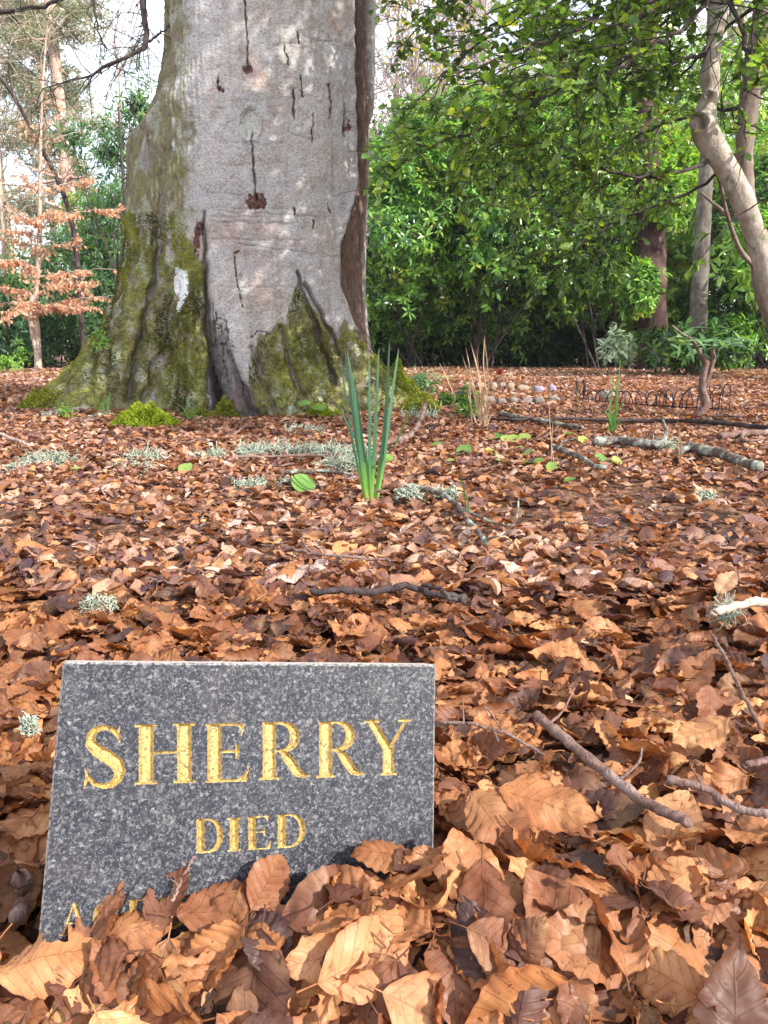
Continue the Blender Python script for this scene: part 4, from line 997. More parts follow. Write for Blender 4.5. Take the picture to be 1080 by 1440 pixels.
def bare_tree(name, label, group, base, H, r0, mat, twigmat, seed, nb=26, spread=1.0, leaves=None, low=.15, tip=(0, 0), twl=1.0, twn=7):
    g = np.random.default_rng(seed); base = np.array(base, float); T = thing(name, tuple(base), label, 'tree', group)
    path = smooth_path([base - [0, 0, .1], base + [g.normal() * .1, 0, H * .3], base + [tip[0] * .5 + g.normal() * .15, tip[1] * .5, H * .65], base + [tip[0], tip[1], H]], 24)
    acc = Acc(); acc.add(*tube(path, np.linspace(r0, r0 * .12, 24), 10, rough=.1, seed=seed)[:2]); acc.build('trunk', mat, T)
    acc = Acc(); ends = []
    for k in range(nb):
        f = low + (1 - low) * (k + g.random()) / nb; i = min(int(f * 23), 22); p = path[i]
        an = g.uniform(0, 2 * np.pi); L = H * .32 * spread * (1.15 - f) * g.uniform(.6, 1.2)
        br = grow(g, p, (math.cos(an), math.sin(an), .55), L, 8, .16, .06); acc.add(*tube(br, np.linspace(r0 * .3 * (1.1 - f), .006, 8), 4, False)[:2])
        for j in range(twn):
            q0 = br[g.integers(2, 8)]; tw = grow(g, q0, unit(br[-1] - br[0]) + g.normal(size=3) * .7, L * .35 * twl * g.uniform(.5, 1.2), 6, .25, .05)
            acc.add(*tube(tw, np.linspace(.009, .004, 6) * max(1, base[1] / 14), 3, False)[:2]); ends.append(tw)
    acc.build('branches', twigmat, T)
    if leaves:
        lf, lm, n, sc, tone = leaves; E = np.concatenate(ends); ii = g.integers(0, len(E), n)
        pos = E[ii] + g.normal(size=(n, 3)) * .08
        acc = Acc(); scatter(acc, lf, pos, basis(unit(g.normal(size=(n, 3)) + [0, 0, -.4]), g.normal(size=(n, 3)) + [0, 0, .8]), g.uniform(.7, 1.3, n) * sc, np.clip(g.normal(tone, .25, n), 0, 1)); acc.build('leaves', lm, T)
    return T
def farbase(px, Y): p = P(px, 480, Y); return (p[0], Y, float(gh(p[0], Y)))
BG = 'bare pale trees of the far wood'
YL = (simple_leaf(.09, .03, 2, .1, .2), MYELLOW, 420, 1.3, .5)
labs = [('pale bare tree with fine twigs just right of the beech trunk, high up', 560, 22, 9, YL), ('bare pinkish tree behind the sunlit laurel top, dotted with yellow leaves', 612, 24, 10, YL), ('bare tree between yellow leaved twigs and the holly sprays', 670, 21, 9, YL),
        ('bare dense tree filling the gap just above the laurels right of the beech', 588, 19, 8, YL), ('stout bare tree with lichened twigs above the laurels', 640, 23, 10, YL), ('bare tree close to the beech trunk edge, top', 538, 20, 9, None),
        ('bare tree glimpsed through the middle of the holly twigs', 760, 25, 10, None), ('bare tree glimpsed behind the holly, left of the reddish trunk', 850, 26, 10, None), ('bare tree glimpsed behind the upper holly trunk', 960, 27, 11, None)]
for i, (lab, pxx, Yf, H, lv) in enumerate(labs):
    bare_tree('bare_tree', lab, BG, farbase(pxx, Yf), H + 1, .16, MFARB, MFARB, 50 + i, nb=56, spread=1.2, leaves=lv, low=.15, twn=22)
# dense grey-green conifers closing the view behind
def conifer(label, base, H, r, seed, mat=MPINEN, n=2600, lo=.08):
    g = np.random.default_rng(seed); T = thing('conifer_tree', tuple(base), label, 'tree', 'dark conifers far behind')
    acc = Acc(); acc.add(*tube(np.array([base, np.array(base) + [0, 0, H]]), [.22, .03], 8)[:2]); acc.build('trunk', MGREYB, T)
    f = g.random(n) ** .8; z = lo * H + f * (1 - lo) * H; rr = r * (1 - f) ** .8 * np.sqrt(g.random(n)) + .1; an = g.uniform(0, 2 * np.pi, n)
    pos = np.stack([base[0] + rr * np.cos(an), base[1] + rr * np.sin(an), base[2] + z], -1)
    d = np.stack([np.cos(an), np.sin(an), g.normal(-.4, .3, n)], -1) + g.normal(size=(n, 3)) * .3
    acc = Acc(); scatter(acc, simple_leaf(.5, .06, 2, .3, .3), pos, basis(unit(d), np.array([0, 0, 1.]) + g.normal(size=(n, 3)) * .4), g.uniform(.5, 1.3, n), g.uniform(0, 1, n)); acc.build('crown', mat, T)
for i, (pxx, Yf, H, r) in enumerate([(540, 34, 9, 3.2), (640, 33, 8, 3.), (760, 32, 12, 3.5), (870, 34, 15, 3.6), (985, 32, 14, 3.6), (1110, 30, 14, 3.6)]):
    conifer(['hazy low conifer just right of the beech', 'hazy conifer under the yellow leaves', 'conifer behind the centre of the holly sprays', 'tall conifer behind the reddish trunk', 'conifer behind the slim grey trunk', 'conifer beyond the right edge of the holly'][i], farbase(pxx, Yf), H, r, 70 + i)
# scots pines on the left
def pine(label, pxx, Yf, H, r0, lean, crown_lo, seed, n=900, w=2.0):
    g = np.random.default_rng(seed); b = np.array(farbase(pxx, Yf)); T = thing('pine_tree', tuple(b), label, 'tree', 'tall pines at the left')
    path = smooth_path([b, b + [lean * .3, 0, H * .35], b + [lean * .6, 0, H * .7], b + [lean, 0, H]], 24)
    acc = Acc(); acc.add(*tube(path, np.linspace(r0, r0 * .35, 24), 12, rough=.12, seed=seed)[:2]); acc.build('trunk', MPINEB, T)
    br = Acc(); cr = Acc()
    for k in range(34):
        f = crown_lo * .7 + (1 - crown_lo * .7) * g.random(); p = path[int(f * 23)]; an = g.uniform(0, 2 * np.pi)
        L = w * (1.2 - f * .6) * g.uniform(.5, 1.1); q_ = grow(g, p, (math.cos(an), math.sin(an), .1), L, 8, .2, .03)
        br.add(*tube(q_, np.linspace(.05, .015, 8), 4, False)[:2])
        if f > crown_lo or g.random() < .25:
            for j in range(int(n / 34)):
                c0 = q_[g.integers(3, 8)] + g.normal(size=3) * [.28, .28, .14]; nn = 9
                d = unit(g.normal(size=(nn, 3)) + [0, 0, .5]); scatter(cr, simple_leaf(.22, .016, 1, 0, 0), np.tile(c0, (nn, 1)), basis(d, g.normal(size=(nn, 3))), g.uniform(.7, 1.2, nn), np.full(nn, g.uniform(0, 1)))
    br.build('branches', MPINEB, T); cr.build('crown', MPINEN, T)
pine('tallest pine with the thickest pinkish trunk, left of the beech', 118, 23, 16, .22, -.3, .38, 81, n=2200)
pine('slender pale pine just left of the tallest pine', 88, 27, 13, .13, .1, .42, 82, n=2200)
pine('leaning thin pine between the tallest pine and the beech', 146, 25, 7.0, .10, -1.1, .7, 83, n=250, w=1.2)
pine('pine with a dark broad crown at the left edge of the photo', 30, 24, 12, .15, -.3, .36, 84, n=3600, w=2.8)
print('trees', time.time() - T0)
# ------------------------------------------------------------------ copper leaved young beech (left)
g = np.random.default_rng(91)
YB = gp(54, 522, 12.6); T = thing('young_beech', tuple(YB), 'slender young beech still carrying tiers of copper leaves', 'tree')
acc = Acc()
st = smooth_path([YB, P(52, 470, 12.6), P(50, 430, 12.6), P(54, 370, 12.6), P(56, 300, 12.6), P(57, 200, 12.6), P(60, 120, 12.6), P(66, 40, 12.6)], 40)
acc.add(*tube(st, np.linspace(.062, .010, 40), 10, rough=.15, seed=2)[:2])
st2 = smooth_path([P(54, 505, 12.6), P(46, 470, 12.55), P(42, 440, 12.5), P(46, 415, 12.5)], 14); acc.add(*tube(st2, np.linspace(.045, .03, 14), 8)[:2])
acc.build('trunk', MPTWIG, T)
acc = Acc(); lf = Acc(); BL = simple_leaf(.068, .022, 2, .35, .25)
tiers = [(428, 160, 416, 1.0), (430, -30, 425, 1.0), (436, 110, 432, .9), (405, 118, 400, .8), (410, -20, 405, .9), (385, 172, 378, .9), (388, 10, 372, .6), (352, 105, 340, .6), (352, 30, 340, .5), (305, 190, 292, .9), (315, 30, 300, .6), (270, 130, 252, .5), (268, 30, 250, .3), (395, 90, 402, .7), (330, 20, 325, .4), (372, -15, 366, .6), (425, 95, 440, .8), (420, 20, 440, .9), (300, 95, 300, .5), (240, 90, 225, .12), (200, 30, 170, .1), (180, 95, 150, .1), (150, 80, 110, .06), (215, 20, 190, .08), (205, 110, 185, .1)]
for (y0, x1, y1, den) in tiers:
    d0 = 12.6 + g.normal() * .05; s0 = P(54, y0 + 6, 12.6); e0 = P(x1, y1, 12.6 + g.uniform(-1.2, .4))
    br = smooth_path([s0, s0 * .6 + e0 * .4 + [0, 0, .05], e0], 16) + g.normal(size=(16, 3)) * .008
    acc.add(*tube(br, np.linspace(.012, .004, 16), 4, False)[:2])
    for j in range(13):
        q0 = br[g.integers(2, 16)]; dr = unit(br[-1] - br[0]) + g.normal(size=3) * [.8, .8, .25]
        tw = grow(g, q0, dr * [1, 1, .5], g.uniform(.15, .38), 7, .12, -.01); acc.add(*tube(tw, [.003] * 7, 3, False)[:2])
        k = int(25 * den * g.uniform(.2, 1.3))
        if k < 1: continue
        pos = tw[g.integers(0, 7, k)] + g.normal(size=(k, 3)) * [.03, .03, .012]
        d = g.normal(size=(k, 3)) * [.6, .6, .3] + [0, 0, -.9]
        scatter(lf, BL, pos, basis(unit(d), g.normal(size=(k, 3)) + [0, -.5, .3]), g.uniform(.7, 1.2, k), np.clip(g.normal(.5, .25, k), 0, 1))
for j in range(60):
    q0 = st[g.integers(14, 40)]; tw = grow(g, q0, g.normal(size=3) * [1, .6, .3] + [0, 0, .8], g.uniform(.4, 1.2), 8, .12, .03); acc.add(*tube(tw, np.linspace(.006, .003, 8), 3, False)[:2])
acc.build('branches', MPTWIG, T); lf.build('leaves', MBEECHLEAF, T)

# dark leaning sapling + twiggy saplings
def sapling(name, label, path, r0, r1, mat, seed, nt_=40, tl=.9, thick=.004, up=.5):
    g = np.random.default_rng(seed); path = smooth_path(path, 30); T = thing(name, tuple(path[0]), label, 'tree')
    acc = Acc(); acc.add(*tube(path, np.linspace(r0, r1, 30), 7, rough=.1)[:2]); acc.build('trunk', mat, T)
    acc = Acc()
    for j in range(nt_):
        q0 = path[g.integers(6, 30)]; tw = grow(g, q0, g.normal(size=3) * [1, .6, .4] + [0, 0, up], tl * g.uniform(.4, 1.2), 8, .2, .0); acc.add(*tube(tw, np.linspace(thick * 1.6, thick * .7, 8), 3, False)[:2])
        for _ in range(2):
            t2 = grow(g, tw[g.integers(2, 7)], unit(tw[-1] - tw[0]) + g.normal(size=3) * .6, tl * .4, 5, .25, .0); acc.add(*tube(t2, np.linspace(thick, thick * .6, 5), 3, False)[:2])
    acc.build('branches', mat, T); return T
sapling('leaning_sapling', 'dark thin stem leaning left behind the copper leaved beech', [gp(118, 500, 13.3), P(108, 360, 13.2), P(95, 290, 13.0), P(75, 240, 12.8), P(50, 195, 12.6), P(25, 145, 12.4), P(0, 110, 12.2), P(-40, 70, 12)], .05, .018, MDTWIG, 5, 26, 1.1)
sapling('bare_sapling', 'bare twiggy sapling against the sky at the left edge', [gp(8, 520, 15), P(5, 350, 15), P(0, 250, 15), P(-8, 100, 15), P(-10, 0, 15)], .05, .015, MPTWIG, 6, 60, 1.5, .006)
sapling('bare_sapling', 'thin bare sapling with upright twigs between the pines and the beech shoulder', [gp(178, 520, 16), P(176, 350, 16), P(172, 220, 16), P(168, 120, 16), P(160, 60, 16)], .05, .012, MFARB, 7, 70, 1.4, .006, .8)
sapling('slim_sapling', 'straight dark stem in front of the airy evergreen near the trunk shoulder', [gp(178, 520, 12.9), P(178, 420, 12.9), P(176, 300, 12.9), P(171, 220, 12.9), P(166, 150, 12.9)], .03, .015, MDTWIG, 9, 14, .6, .005)
# larch whose dark bare branches hang into the picture from the upper left
g = np.random.default_rng(17)
lb = np.array([-4.3, 6.2, 0.0]); T = thing('larch_tree', tuple(lb), 'dark bare conifer twigs hanging in from the top left corner', 'tree')
acc = Acc(); acc.add(*tube(smooth_path([lb, lb + [0, .05, 2.5], lb + [.05, 0, 7.5]], 20), np.linspace(.16, .07, 20), 12, rough=.1)[:2]); acc.build('trunk', MGREYB, T)
def hang(path, r0, r1, nt_, tl):
    path = smooth_path(path, 30) + g.normal(size=(30, 3)) * .004; acc = Acc(); acc.add(*tube(path, np.linspace(r0, r1, 30), 6, rough=.3, seed=1)[:2]); nd = Acc()
    for j in range(nt_):
        tw = grow(g, path[g.integers(8, 30)], unit(path[-1] - path[15]) + g.normal(size=3) * [.7, .5, .7] + [0, 0, -.1], tl * g.uniform(.3, 1.2), 9, .22, -.02)
        acc.add(*tube(tw, np.linspace(.0035, .0015, 9), 3, False)[:2])
        for c0 in tw[::2]:
            if g.random() < .5:
                nn = 10; d = g.normal(size=(nn, 3)) * .5 + unit(tw[-1] - tw[0]) + [0, 0, -.2]; scatter(nd, simple_leaf(.035, .0016, 1, 0, 0), np.tile(c0, (nn, 1)), basis(unit(d), g.normal(size=(nn, 3))), g.uniform(.6, 1.3, nn), g.uniform(0, .5, nn))
    o = acc.build('branch', MDTWIG, T); n_ = nd.build('needles', MPINEN, T); n_.parent = o
zt = lb + [0, 0, 4.6]
hang([zt, P(150, -330, 5.6), P(192, -60, 5.0), P(203, 20, 4.9), P(206, 55, 4.85), P(196, 72, 4.8), P(160, 88, 4.8), P(110, 112, 4.8), P(60, 125, 4.9)], .03, .003, 46, .5)
hang([P(204, 60, 4.85), P(225, 48, 4.85), P(243, 30, 4.9)], .008, .003, 6, .2)
hang([lb + [0, 0, 3.3], P(-120, 40, 5.9), P(-30, 14, 5.7), P(0, 17, 5.6), P(40, 11, 5.5), P(80, 2, 5.4), P(130, -25, 5.3)], .025, .008, 18, .5)
hang([lb + [0, 0, 4.0], P(60, -160, 5.5), P(128, -60, 5.2), P(134, 20, 5.1), P(142, 55, 5.1), P(150, 70, 5.1)], .012, .003, 10, .25)

# ------------------------------------------------------------------ holly at the right
g = np.random.default_rng(29)
HB = np.array([2.22, 3.75, float(gh(2.22, 3.75)) - .05])
T = thing('holly_tree', tuple(HB), 'pale crooked holly trunk with a knot hole and glossy sprays reaching left', 'tree')
D1 = 3.65
path = [HB, P(1120, 500, 3.7), P(1096, 430, D1), P(1072, 360, D1), P(1052, 300, D1), P(1030, 250, D1), P(1007, 212, D1), P(991, 185, D1), P(993, 155, D1), P(999, 130, D1), P(998, 100, D1), P(1004, 60, D1), P(1010, 10, D1), P(1018, -60, D1), P(1030, -250, 3.8), P(1020, -420, 3.9)]
rad = [.075, .062, .054, .050, .048, .049, .053, .058, .044, .037, .039, .036, .038, .036, .026, .015]
acc = Acc(); n = 170; pp = smooth_path(path, n); rr = np.interp(np.linspace(0, 1, n), np.linspace(0, 1, len(rad)), rad)
V, q_, _ = tube(pp, rr, 40, False)
n0 = fbm(V[:, 0] * 9, V[:, 1] * 9, V[:, 2] * 6, 4)
cen = np.repeat(pp, 40, 0); dirv = unit(V - cen)
def dent(pxp, pyp, rx, ry, depth, rim):
    qx, qy = proj(V); e = ((qx - pxp) / rx) ** 2 + ((qy - pyp) / ry) ** 2; fr = (V[:, 1] < cen[:, 1] + .01)
    return (-depth * np.exp(-e ** 2) + rim * np.exp(-((e - 1.6) / .6) ** 2)) * fr
off = .006 * n0 + dent(985, 172, 9, 10, .055, .020) + dent(997, 133, 5, 5, .022, .012)
V = V + dirv * off[:, None]
dk_ = np.clip(-off / .02, 0, 1); acc.add(V, q_); acc.build('trunk', MHOLLYB, T)
acc = Acc()
p2 = smooth_path([HB + [.25, .35, 0], P(1085, 440, 4.15), P(1066, 360, 4.15), P(1052, 290, 4.15), P(1046, 230, 4.15), P(1053, 150, 4.15), P(1064, 90, 4.15), P(1072, 40, 4.15), P(1076, -60, 4.2), P(1070, -300, 4.3)], 80)
acc.add(*tube(p2, np.interp(np.linspace(0, 1, 80), [0, .3, .5, .7, 1], [.055, .042, .045, .065, .03]), 22, rough=.15, seed=4)[:2])
p3 = smooth_path([p2[34], P(1030, 300, 4.3), P(1008, 290, 4.35), P(985, 270, 4.4)], 12); acc.add(*tube(p3, np.linspace(.02, .006, 12), 6)[:2])
p4 = smooth_path([P(1062, 375, 3.9), P(1040, 350, 3.85), P(1022, 300, 3.8), P(1012, 255, 3.75), P(1000, 230, 3.7)], 20); acc.add(*tube(p4, np.linspace(.014, .006, 20), 6)[:2])
acc.build('trunk', mat_bark('shaded_holly_bark', (.14, .10, .08), (.24, .19, .16), (.10, .08, .06), 30, .5, .5), T)  # holly bark darkened to paint in the shade on the rear stem
hb = Acc(); hl = Acc()
def spray(base_path, r0, r1, nt_, tl, lpt, tone=.4, side=1.0, sag=-.02, lf_=HLEAF, sc=1.0):
    p = smooth_path(base_path, 26) + g.normal(size=(26, 3)) * .006
    hb.add(*tube(p, np.linspace(r0, r1, 26), 6, False, rough=.2)[:2])
    for j in range(nt_):
        i0 = g.integers(4, 26); ax = unit(p[min(i0 + 1, 25)] - p[i0 - 1]); d = ax * .6 + g.normal(size=3) * [.8, .7, .35] * side
        tw = grow(g, p[i0], d, tl * g.uniform(.4, 1.2), 9, .16, sag)
        if proj(tw[-1])[0] < 525 and tw[-1][1] > 0 and proj(tw[-1])[1] > 0: continue
        qx_, qy_ = proj(tw[5]); txx = np.interp(qy_, [0, 130, 190, 250, 300, 360, 430], [1008, 998, 992, 1028, 1052, 1072, 1096])
        if abs(qx_ - txx) < 40 and 0 < tw[5][1] < 3.9 and qy_ > 0 and g.random() < .8: continue
        hb.add(*tube(tw, np.linspace(.0035, .0015, 9), 3, False)[:2])
        tws = [tw]
        for _ in range(3):
            t2 = grow(g, tw[g.integers(2, 8)], unit(tw[-1] - tw[0]) + g.normal(size=3) * [.7, .7, .3], tl * .45 * g.uniform(.5, 1.1), 7, .16, sag); hb.add(*tube(t2, np.linspace(.0025, .0012, 7), 3, False)[:2]); tws.append(t2)
        for t_ in tws:
            k = max(2, int(lpt * g.uniform(.6, 1.3))); f = g.random(k); ii = (f * (len(t_) - 1.01)).astype(int); fr = (f * (len(t_) - 1.01) - ii)[:, None]
            pos = t_[ii] * (1 - fr) + t_[ii + 1] * fr; dd2 = unit(t_[ii + 1] - t_[ii]); sd = np.cross(dd2, [0, 0, 1.]) * np.where(g.random(k) < .5, 1, -1)[:, None]
            ld = dd2 * .6 + sd * .9 + g.normal(size=(k, 3)) * .35; nr = np.array([0, 0, 1.]) + g.normal(size=(k, 3)) * .55
            ok = np.ones(k, bool); qx, qy = proj(pos)
            ok = ~((qx < 515) & (pos[:, 1] > 0)); tx_ = np.interp(qy, [0, 130, 190, 250, 300, 360, 430], [1008, 998, 992, 1028, 1052, 1072, 1096]); ok &= ~((np.abs(qx - tx_) < 34) & (pos[:, 1] < 3.9) & (pos[:, 1] > 0) & (qy > -10) & (g.random(k) < .88))
            scatter(hl, lf_, pos[ok], basis(unit(ld), nr)[ok], (g.uniform(.6, 1.1, k) * sc)[ok], np.clip(g.normal(tone, .25, k), 0, .96 if g.random() > .06 else 1)[ok])
B = lambda *a: [P(x, y, d) for x, y, d in a]
main = [
 B((1003, 75, 3.65), (965, 82, 3.6), (925, 88, 3.55), (880, 108, 3.5), (830, 112, 3.45), (780, 95, 3.4)),
 B((1000, 225, 3.65), (960, 240, 3.6), (915, 247, 3.5), (865, 243, 3.45), (820, 222, 3.4), (780, 200, 3.35)),
 B((1010, 0, 3.7), (900, 25, 3.6), (830, 90, 3.55), (760, 140, 3.5), (690, 175, 3.5), (630, 200, 3.5), (570, 207, 3.5)),
 B((1015, -40, 3.7), (930, -30, 3.9), (850, 50, 4.1), (790, 120, 4.1), (720, 165, 4.1), (680, 230, 4.1)),
 B((1015, -90, 3.7), (900, -60, 3.7), (800, -20, 3.7), (720, 20, 3.7), (650, 60, 3.7), (590, 75, 3.7)),
 B((1020, -140, 3.8), (900, -110, 4.1), (780, -80, 4.3), (680, -30, 4.5), (620, 10, 4.6), (580, 20, 4.6)),
 B((1020, -140, 3.8), (880, -80, 4.4), (740, 10, 4.7), (640, 90, 4.8), (580, 150, 4.9)),
 B((1015, -60, 3.7), (960, 10, 4.3), (880, 70, 4.7), (800, 140, 4.8), (740, 220, 4.8), (700, 260, 4.8)),
 B((1052, 150, 4.15), (980, 160, 4.4), (900, 190, 4.6), (820, 250, 4.7), (760, 290, 4.7)),
 B((1052, 200, 4.15), (990, 260, 4.4), (920, 290, 4.5), (850, 320, 4.5), (810, 350, 4.5)),
 B((1010, -20, 3.65), (980, 20, 3.2), (930, 60, 3.0), (860, 100, 2.9), (810, 130, 2.8)),
 B((1012, -20, 3.65), (1040, 30, 3.2), (1050, 90, 3.0), (1045, 130, 2.9), (1030, 170, 2.9)),
 B((1070, 60, 4.15), (1090, 150, 3.6), (1085, 230, 3.3), (1075, 290, 3.2)),
 B((1010, -20, 3.65), (920, 0, 3.4), (840, 30, 3.3), (760, 60, 3.2), (700, 80, 3.2)),
 B((1018, -120, 3.8), (960, -60, 4.6), (900, 10, 5.2), (820, 60, 5.4), (720, 100, 5.4), (640, 120, 5.4)),
 B((1075, 0, 4.2), (1000, 60, 4.8), (940, 130, 5.2), (880, 200, 5.3), (830, 260, 5.3)),
]
for i, b_ in enumerate(main):
    spray(b_, .011, .003, 20, .50, 9, sc=.86, tone=.38 + .12 * (i % 3), sag=-.03)
# unseen crown sprays added out of frame, shaped to cast dapples on trunk and litter
for k in range(46):
    z0 = g.uniform(1.9, 4.6); base_ = np.array([HB[0] - .1, 3.7, z0]); an = g.uniform(0, 2 * np.pi)
    L = g.uniform(1.3, 2.6) * (1.15 - z0 * .1)
    an = g.uniform(1.9, 4.9) if k % 3 else g.uniform(-2.1, -1.1)
    e = base_ + np.array([math.cos(an) * L, math.sin(an) * L, g.uniform(-.2, .6)])
    m_ = (base_ + e) / 2 + [0, 0, .25]
    qx, qy = proj(np.array([e, m_]))
    if ((qy > 20) & (qx < 1080) & (np.array([e[1], m_[1]]) > 0)).any(): continue
    spray([base_, m_, e], .014, .003, 16, .55, 9, tone=.45, sag=0)
hb.build('branches', MDTWIG, T); hl.build('leaves', MHOLLY, T)
print('holly', time.time() - T0, hl.n)

# ------------------------------------------------------------------ daffodil
g = np.random.default_rng(41)
def ribbon(pts, w, thick=.0, nseg=16, taper=.6, flat=None, fold=.15):
    p = smooth_path(pts, nseg); d = unit(np.gradient(p, axis=0)); f = flat if flat is not None else np.array([1., 0, 0]); s = unit(f - (d * f).sum(1, keepdims=True) * d); n_ = np.cross(d, s)
    t = np.linspace(0, 1, nseg); ww = w * np.minimum(1, (1 - t) ** taper * 1.8 + .02) * np.minimum(1, .7 + t)
    V = np.stack([p - s * ww[:, None] + n_ * ww[:, None] * fold, p, p + s * ww[:, None] + n_ * ww[:, None] * fold], 1).reshape(-1, 3)
    A_ = np.stack([np.repeat(t, 3), np.tile([-1, 0, 1], nseg), np.zeros(nseg * 3)], -1)
    return V, grid_quads(nseg, 3), A_
m, nt = M_new('daffodil_blade'); N = NT(nt); s_, t_, r_ = lcattr(N)
c = N.ramp(s_, [(0, (.36, .42, .12)), (.16, (.16, .32, .06)), (.4, (.065, .16, .085)), (.85, (.06, .14, .09)), (1, (.12, .17, .10))])
c = N.mix(N.mapr(N.noise(N.scalev(objco(N), (8, 8, .6)), 60, 2), .4, .6, 0, .4), c, N.mix(1.0, c, (.6, .7, .7), 'MULTIPLY'))
N.surf(c, .42, None, .4, .3, N.mix(1.0, c, (1.3, 1.5, .6), 'MULTIPLY')); MD = m
DB = G(522, 704); T = thing('daffodil_plant', tuple(DB), 'clump of upright blue green daffodil leaves without flowers', 'plant')
dY = DB[1]
for (xb, xm, ym, xt, yt, w, dz) in [(515, 500, 610, 484, 499, 5.0, .02), (518, 503, 590, 488, 505, 5.5, -.02), (519, 520, 600, 519, 513, 4.0, .03), (523, 528, 600, 533, 502, 4.5, -.03), (527, 541, 600, 548, 489, 5.5, .0), (530, 547, 590, 561, 503, 5.0, .02), (522, 517, 650, 505, 620, 3.5, .04), (514, 492, 600, 478, 512, 3.5, .05), (529, 538, 640, 545, 560, 3.5, -.04), (520, 512, 640, 497, 530, 4, -.05)]:
    k = dY / F; e = [P(xb, 706, dY + dz * .2), P((xb + xm) / 2, 655, dY + dz * .5), P(xm, ym, dY + dz), P(xt, yt - 14, dY + dz * 2)]
    if xt == 505: e[-1] = P(470, 560, dY + .02)
    V, q_, A_ = ribbon(e, w * k * .62, flat=unit(np.array([1., g.normal() * .5, 0])))
    obj('leaf', V - np.array(T.location), q_, None, MD, T, {'lc': A_})
# ------------------------------------------------------------------ little round-leaved seedlings
def round_leaf(r, g, rows=5, m=16):
    rr = np.linspace(0.05, 1, rows)[:, None]; an = np.linspace(0, 2 * np.pi, m, endpoint=False)[None]
    prof = r * (1 - .22 * np.exp(-((an - 0) % (2 * np.pi) - 0) ** 2 / .08)); x = rr * prof * np.cos(an); y = rr * prof * np.sin(an) * .92
    z = .12 * r * rr ** 2 + .06 * r * np.cos(an * 2 + g.uniform(0, 6)) * rr ** 2
    V = np.stack([x, y, z], -1).reshape(-1, 3); A_ = np.stack([rr + 0 * an, np.cos(an) + 0 * rr, 0 * (rr + an)], -1).reshape(-1, 3); return V, grid_quads(rows, m, True), A_
MROUND = mat_green('round_leaf', [(0, (.09, .21, .05)), (.5, (.17, .31, .07)), (1, (.34, .42, .10))], .45, .4, .35, (1.3, 1.3, .5))
SG = 'round leaved seedlings in the litter'
seeds = [(427, 686, 17, 'biggest round green leaf, left of the daffodil among grey lichen', 2.0), (695, 614, 12, 'round green leaf at the back of the seedling patch', 0), (716, 620, 13, None, 0), (735, 616, 11, None, 0), (800, 611, 8, 'yellow green seedling apart, right of the patch', 0), (613, 628, 9, 'round seedling leaf nearest the daffodil on its right', 0), (652, 637, 11, None, 0), (632, 650, 7, 'tiny seedling between daffodil and dry stalks', 0), (691, 638, 10, None, 0), (709, 650, 12, None, 0), (748, 652, 15, 'largest yellowish seedling leaf in the patch', 0), (775, 659, 8, None, 0), (845, 648, 11, 'seedling at the left end of the lichened stick', 0), (866, 652, 8, 'small seedling beside the lichened stick', 0), (800, 680, 8, 'lone seedling in front of the patch', 0), (545, 647, 9, 'seedling right behind the daffodil', 0), (820, 622, 9, None, 0), (262, 661, 10, 'small green leaf beside the lichen heap at the left', 0), (108, 662, 7, 'tiny yellow green seedling at the far left', 0), (740, 640, 8, None, 0), (728, 633, 7, None, 0)]
for i, (sx_, sy_, rpx, lab, _) in enumerate(seeds):
    p0 = G(sx_, sy_ + 8); T = thing('seedling', tuple(p0), lab or 'small round light green seedling leaf in the patch right of the dry stalks', 'seedling', SG)
    r_ = 1.12 * rpx * p0[1] / F; c0 = np.array([0, -.004, .022 + .01 * g.random()]); V, q_, A_ = round_leaf(r_, g); A_[:, 2] = g.uniform(.1, .95)
    nr = unit(np.array([g.normal() * .25, -.75 + g.normal() * .2, 1])); Mx = basis(unit(np.array([[g.normal(), g.normal(), 0.]])), nr[None])[0]
    obj('leaf', V @ Mx.T + c0, q_, None, MROUND, T, {'lc': A_}); vv_, qq_, tt_ = tube([np.array([0, 0, -.01]), c0 * .6 + [.002, 0, 0], c0], [.0012] * 3, 5); obj('stem', vv_, qq_, tt_, MYOUNG, T, {'lc': np.zeros((len(vv_), 3))})
# ------------------------------------------------------------------ sticks
def stick(label, pix, rpx, mat, seed=0, branches=(), lift=.0, name='fallen_branch', cat='branch', group=None, rough=.25, bend=None, end=True):
    g = np.random.default_rng(seed + 300); pts = np.array([G(x, y) + [0, 0, lift + (z_[0] if z_ else 0)] for x, y, *z_ in pix]); mid = pts.mean(0)
    if bend is None: bend = .0012 if pts[:, 1].mean() < .9 else .004
    k = np.mean(pts[:, 1]) / F; n = 14 + 6 * len(pix); p = smooth_path(pts, n) + np.cumsum(g.normal(size=(n, 3)), 0) * bend * .3 + g.normal(size=(n, 3)) * bend * .25
    r_ = np.linspace(rpx[0], rpx[1], n) * k * (.78 if pts[:, 1].mean() > .9 else 1.); r_ = r_ * (1 + .18 * (g.random(n) > .82)); p[:, 2] += r_.mean() * .8
    T = thing(name, tuple(mid), label, cat, group); acc = Acc(); v_, q_, t_ = tube(p, r_, 9, rough=rough, seed=seed); acc.add(v_, q_, t_); acc.build('stem', mat, T)
    for br in branches:
        f, pixs, r2 = br; i0 = int(f * (n - 1)); bp = np.array([p[i0]] + [G(x, y) + [0, 0, lift + (z_[0] if z_ else .01)] for x, y, *z_ in pixs]); bp = smooth_path(bp, 10) + g.normal(size=(10, 3)) * bend * .2
        acc = Acc(); acc.add(*tube(bp, np.linspace(r2, r2 * .45, 10) * k, 6, rough=rough)); acc.build('side_twig', mat, T)
    return T, p
TG = 'fallen twigs and branches'
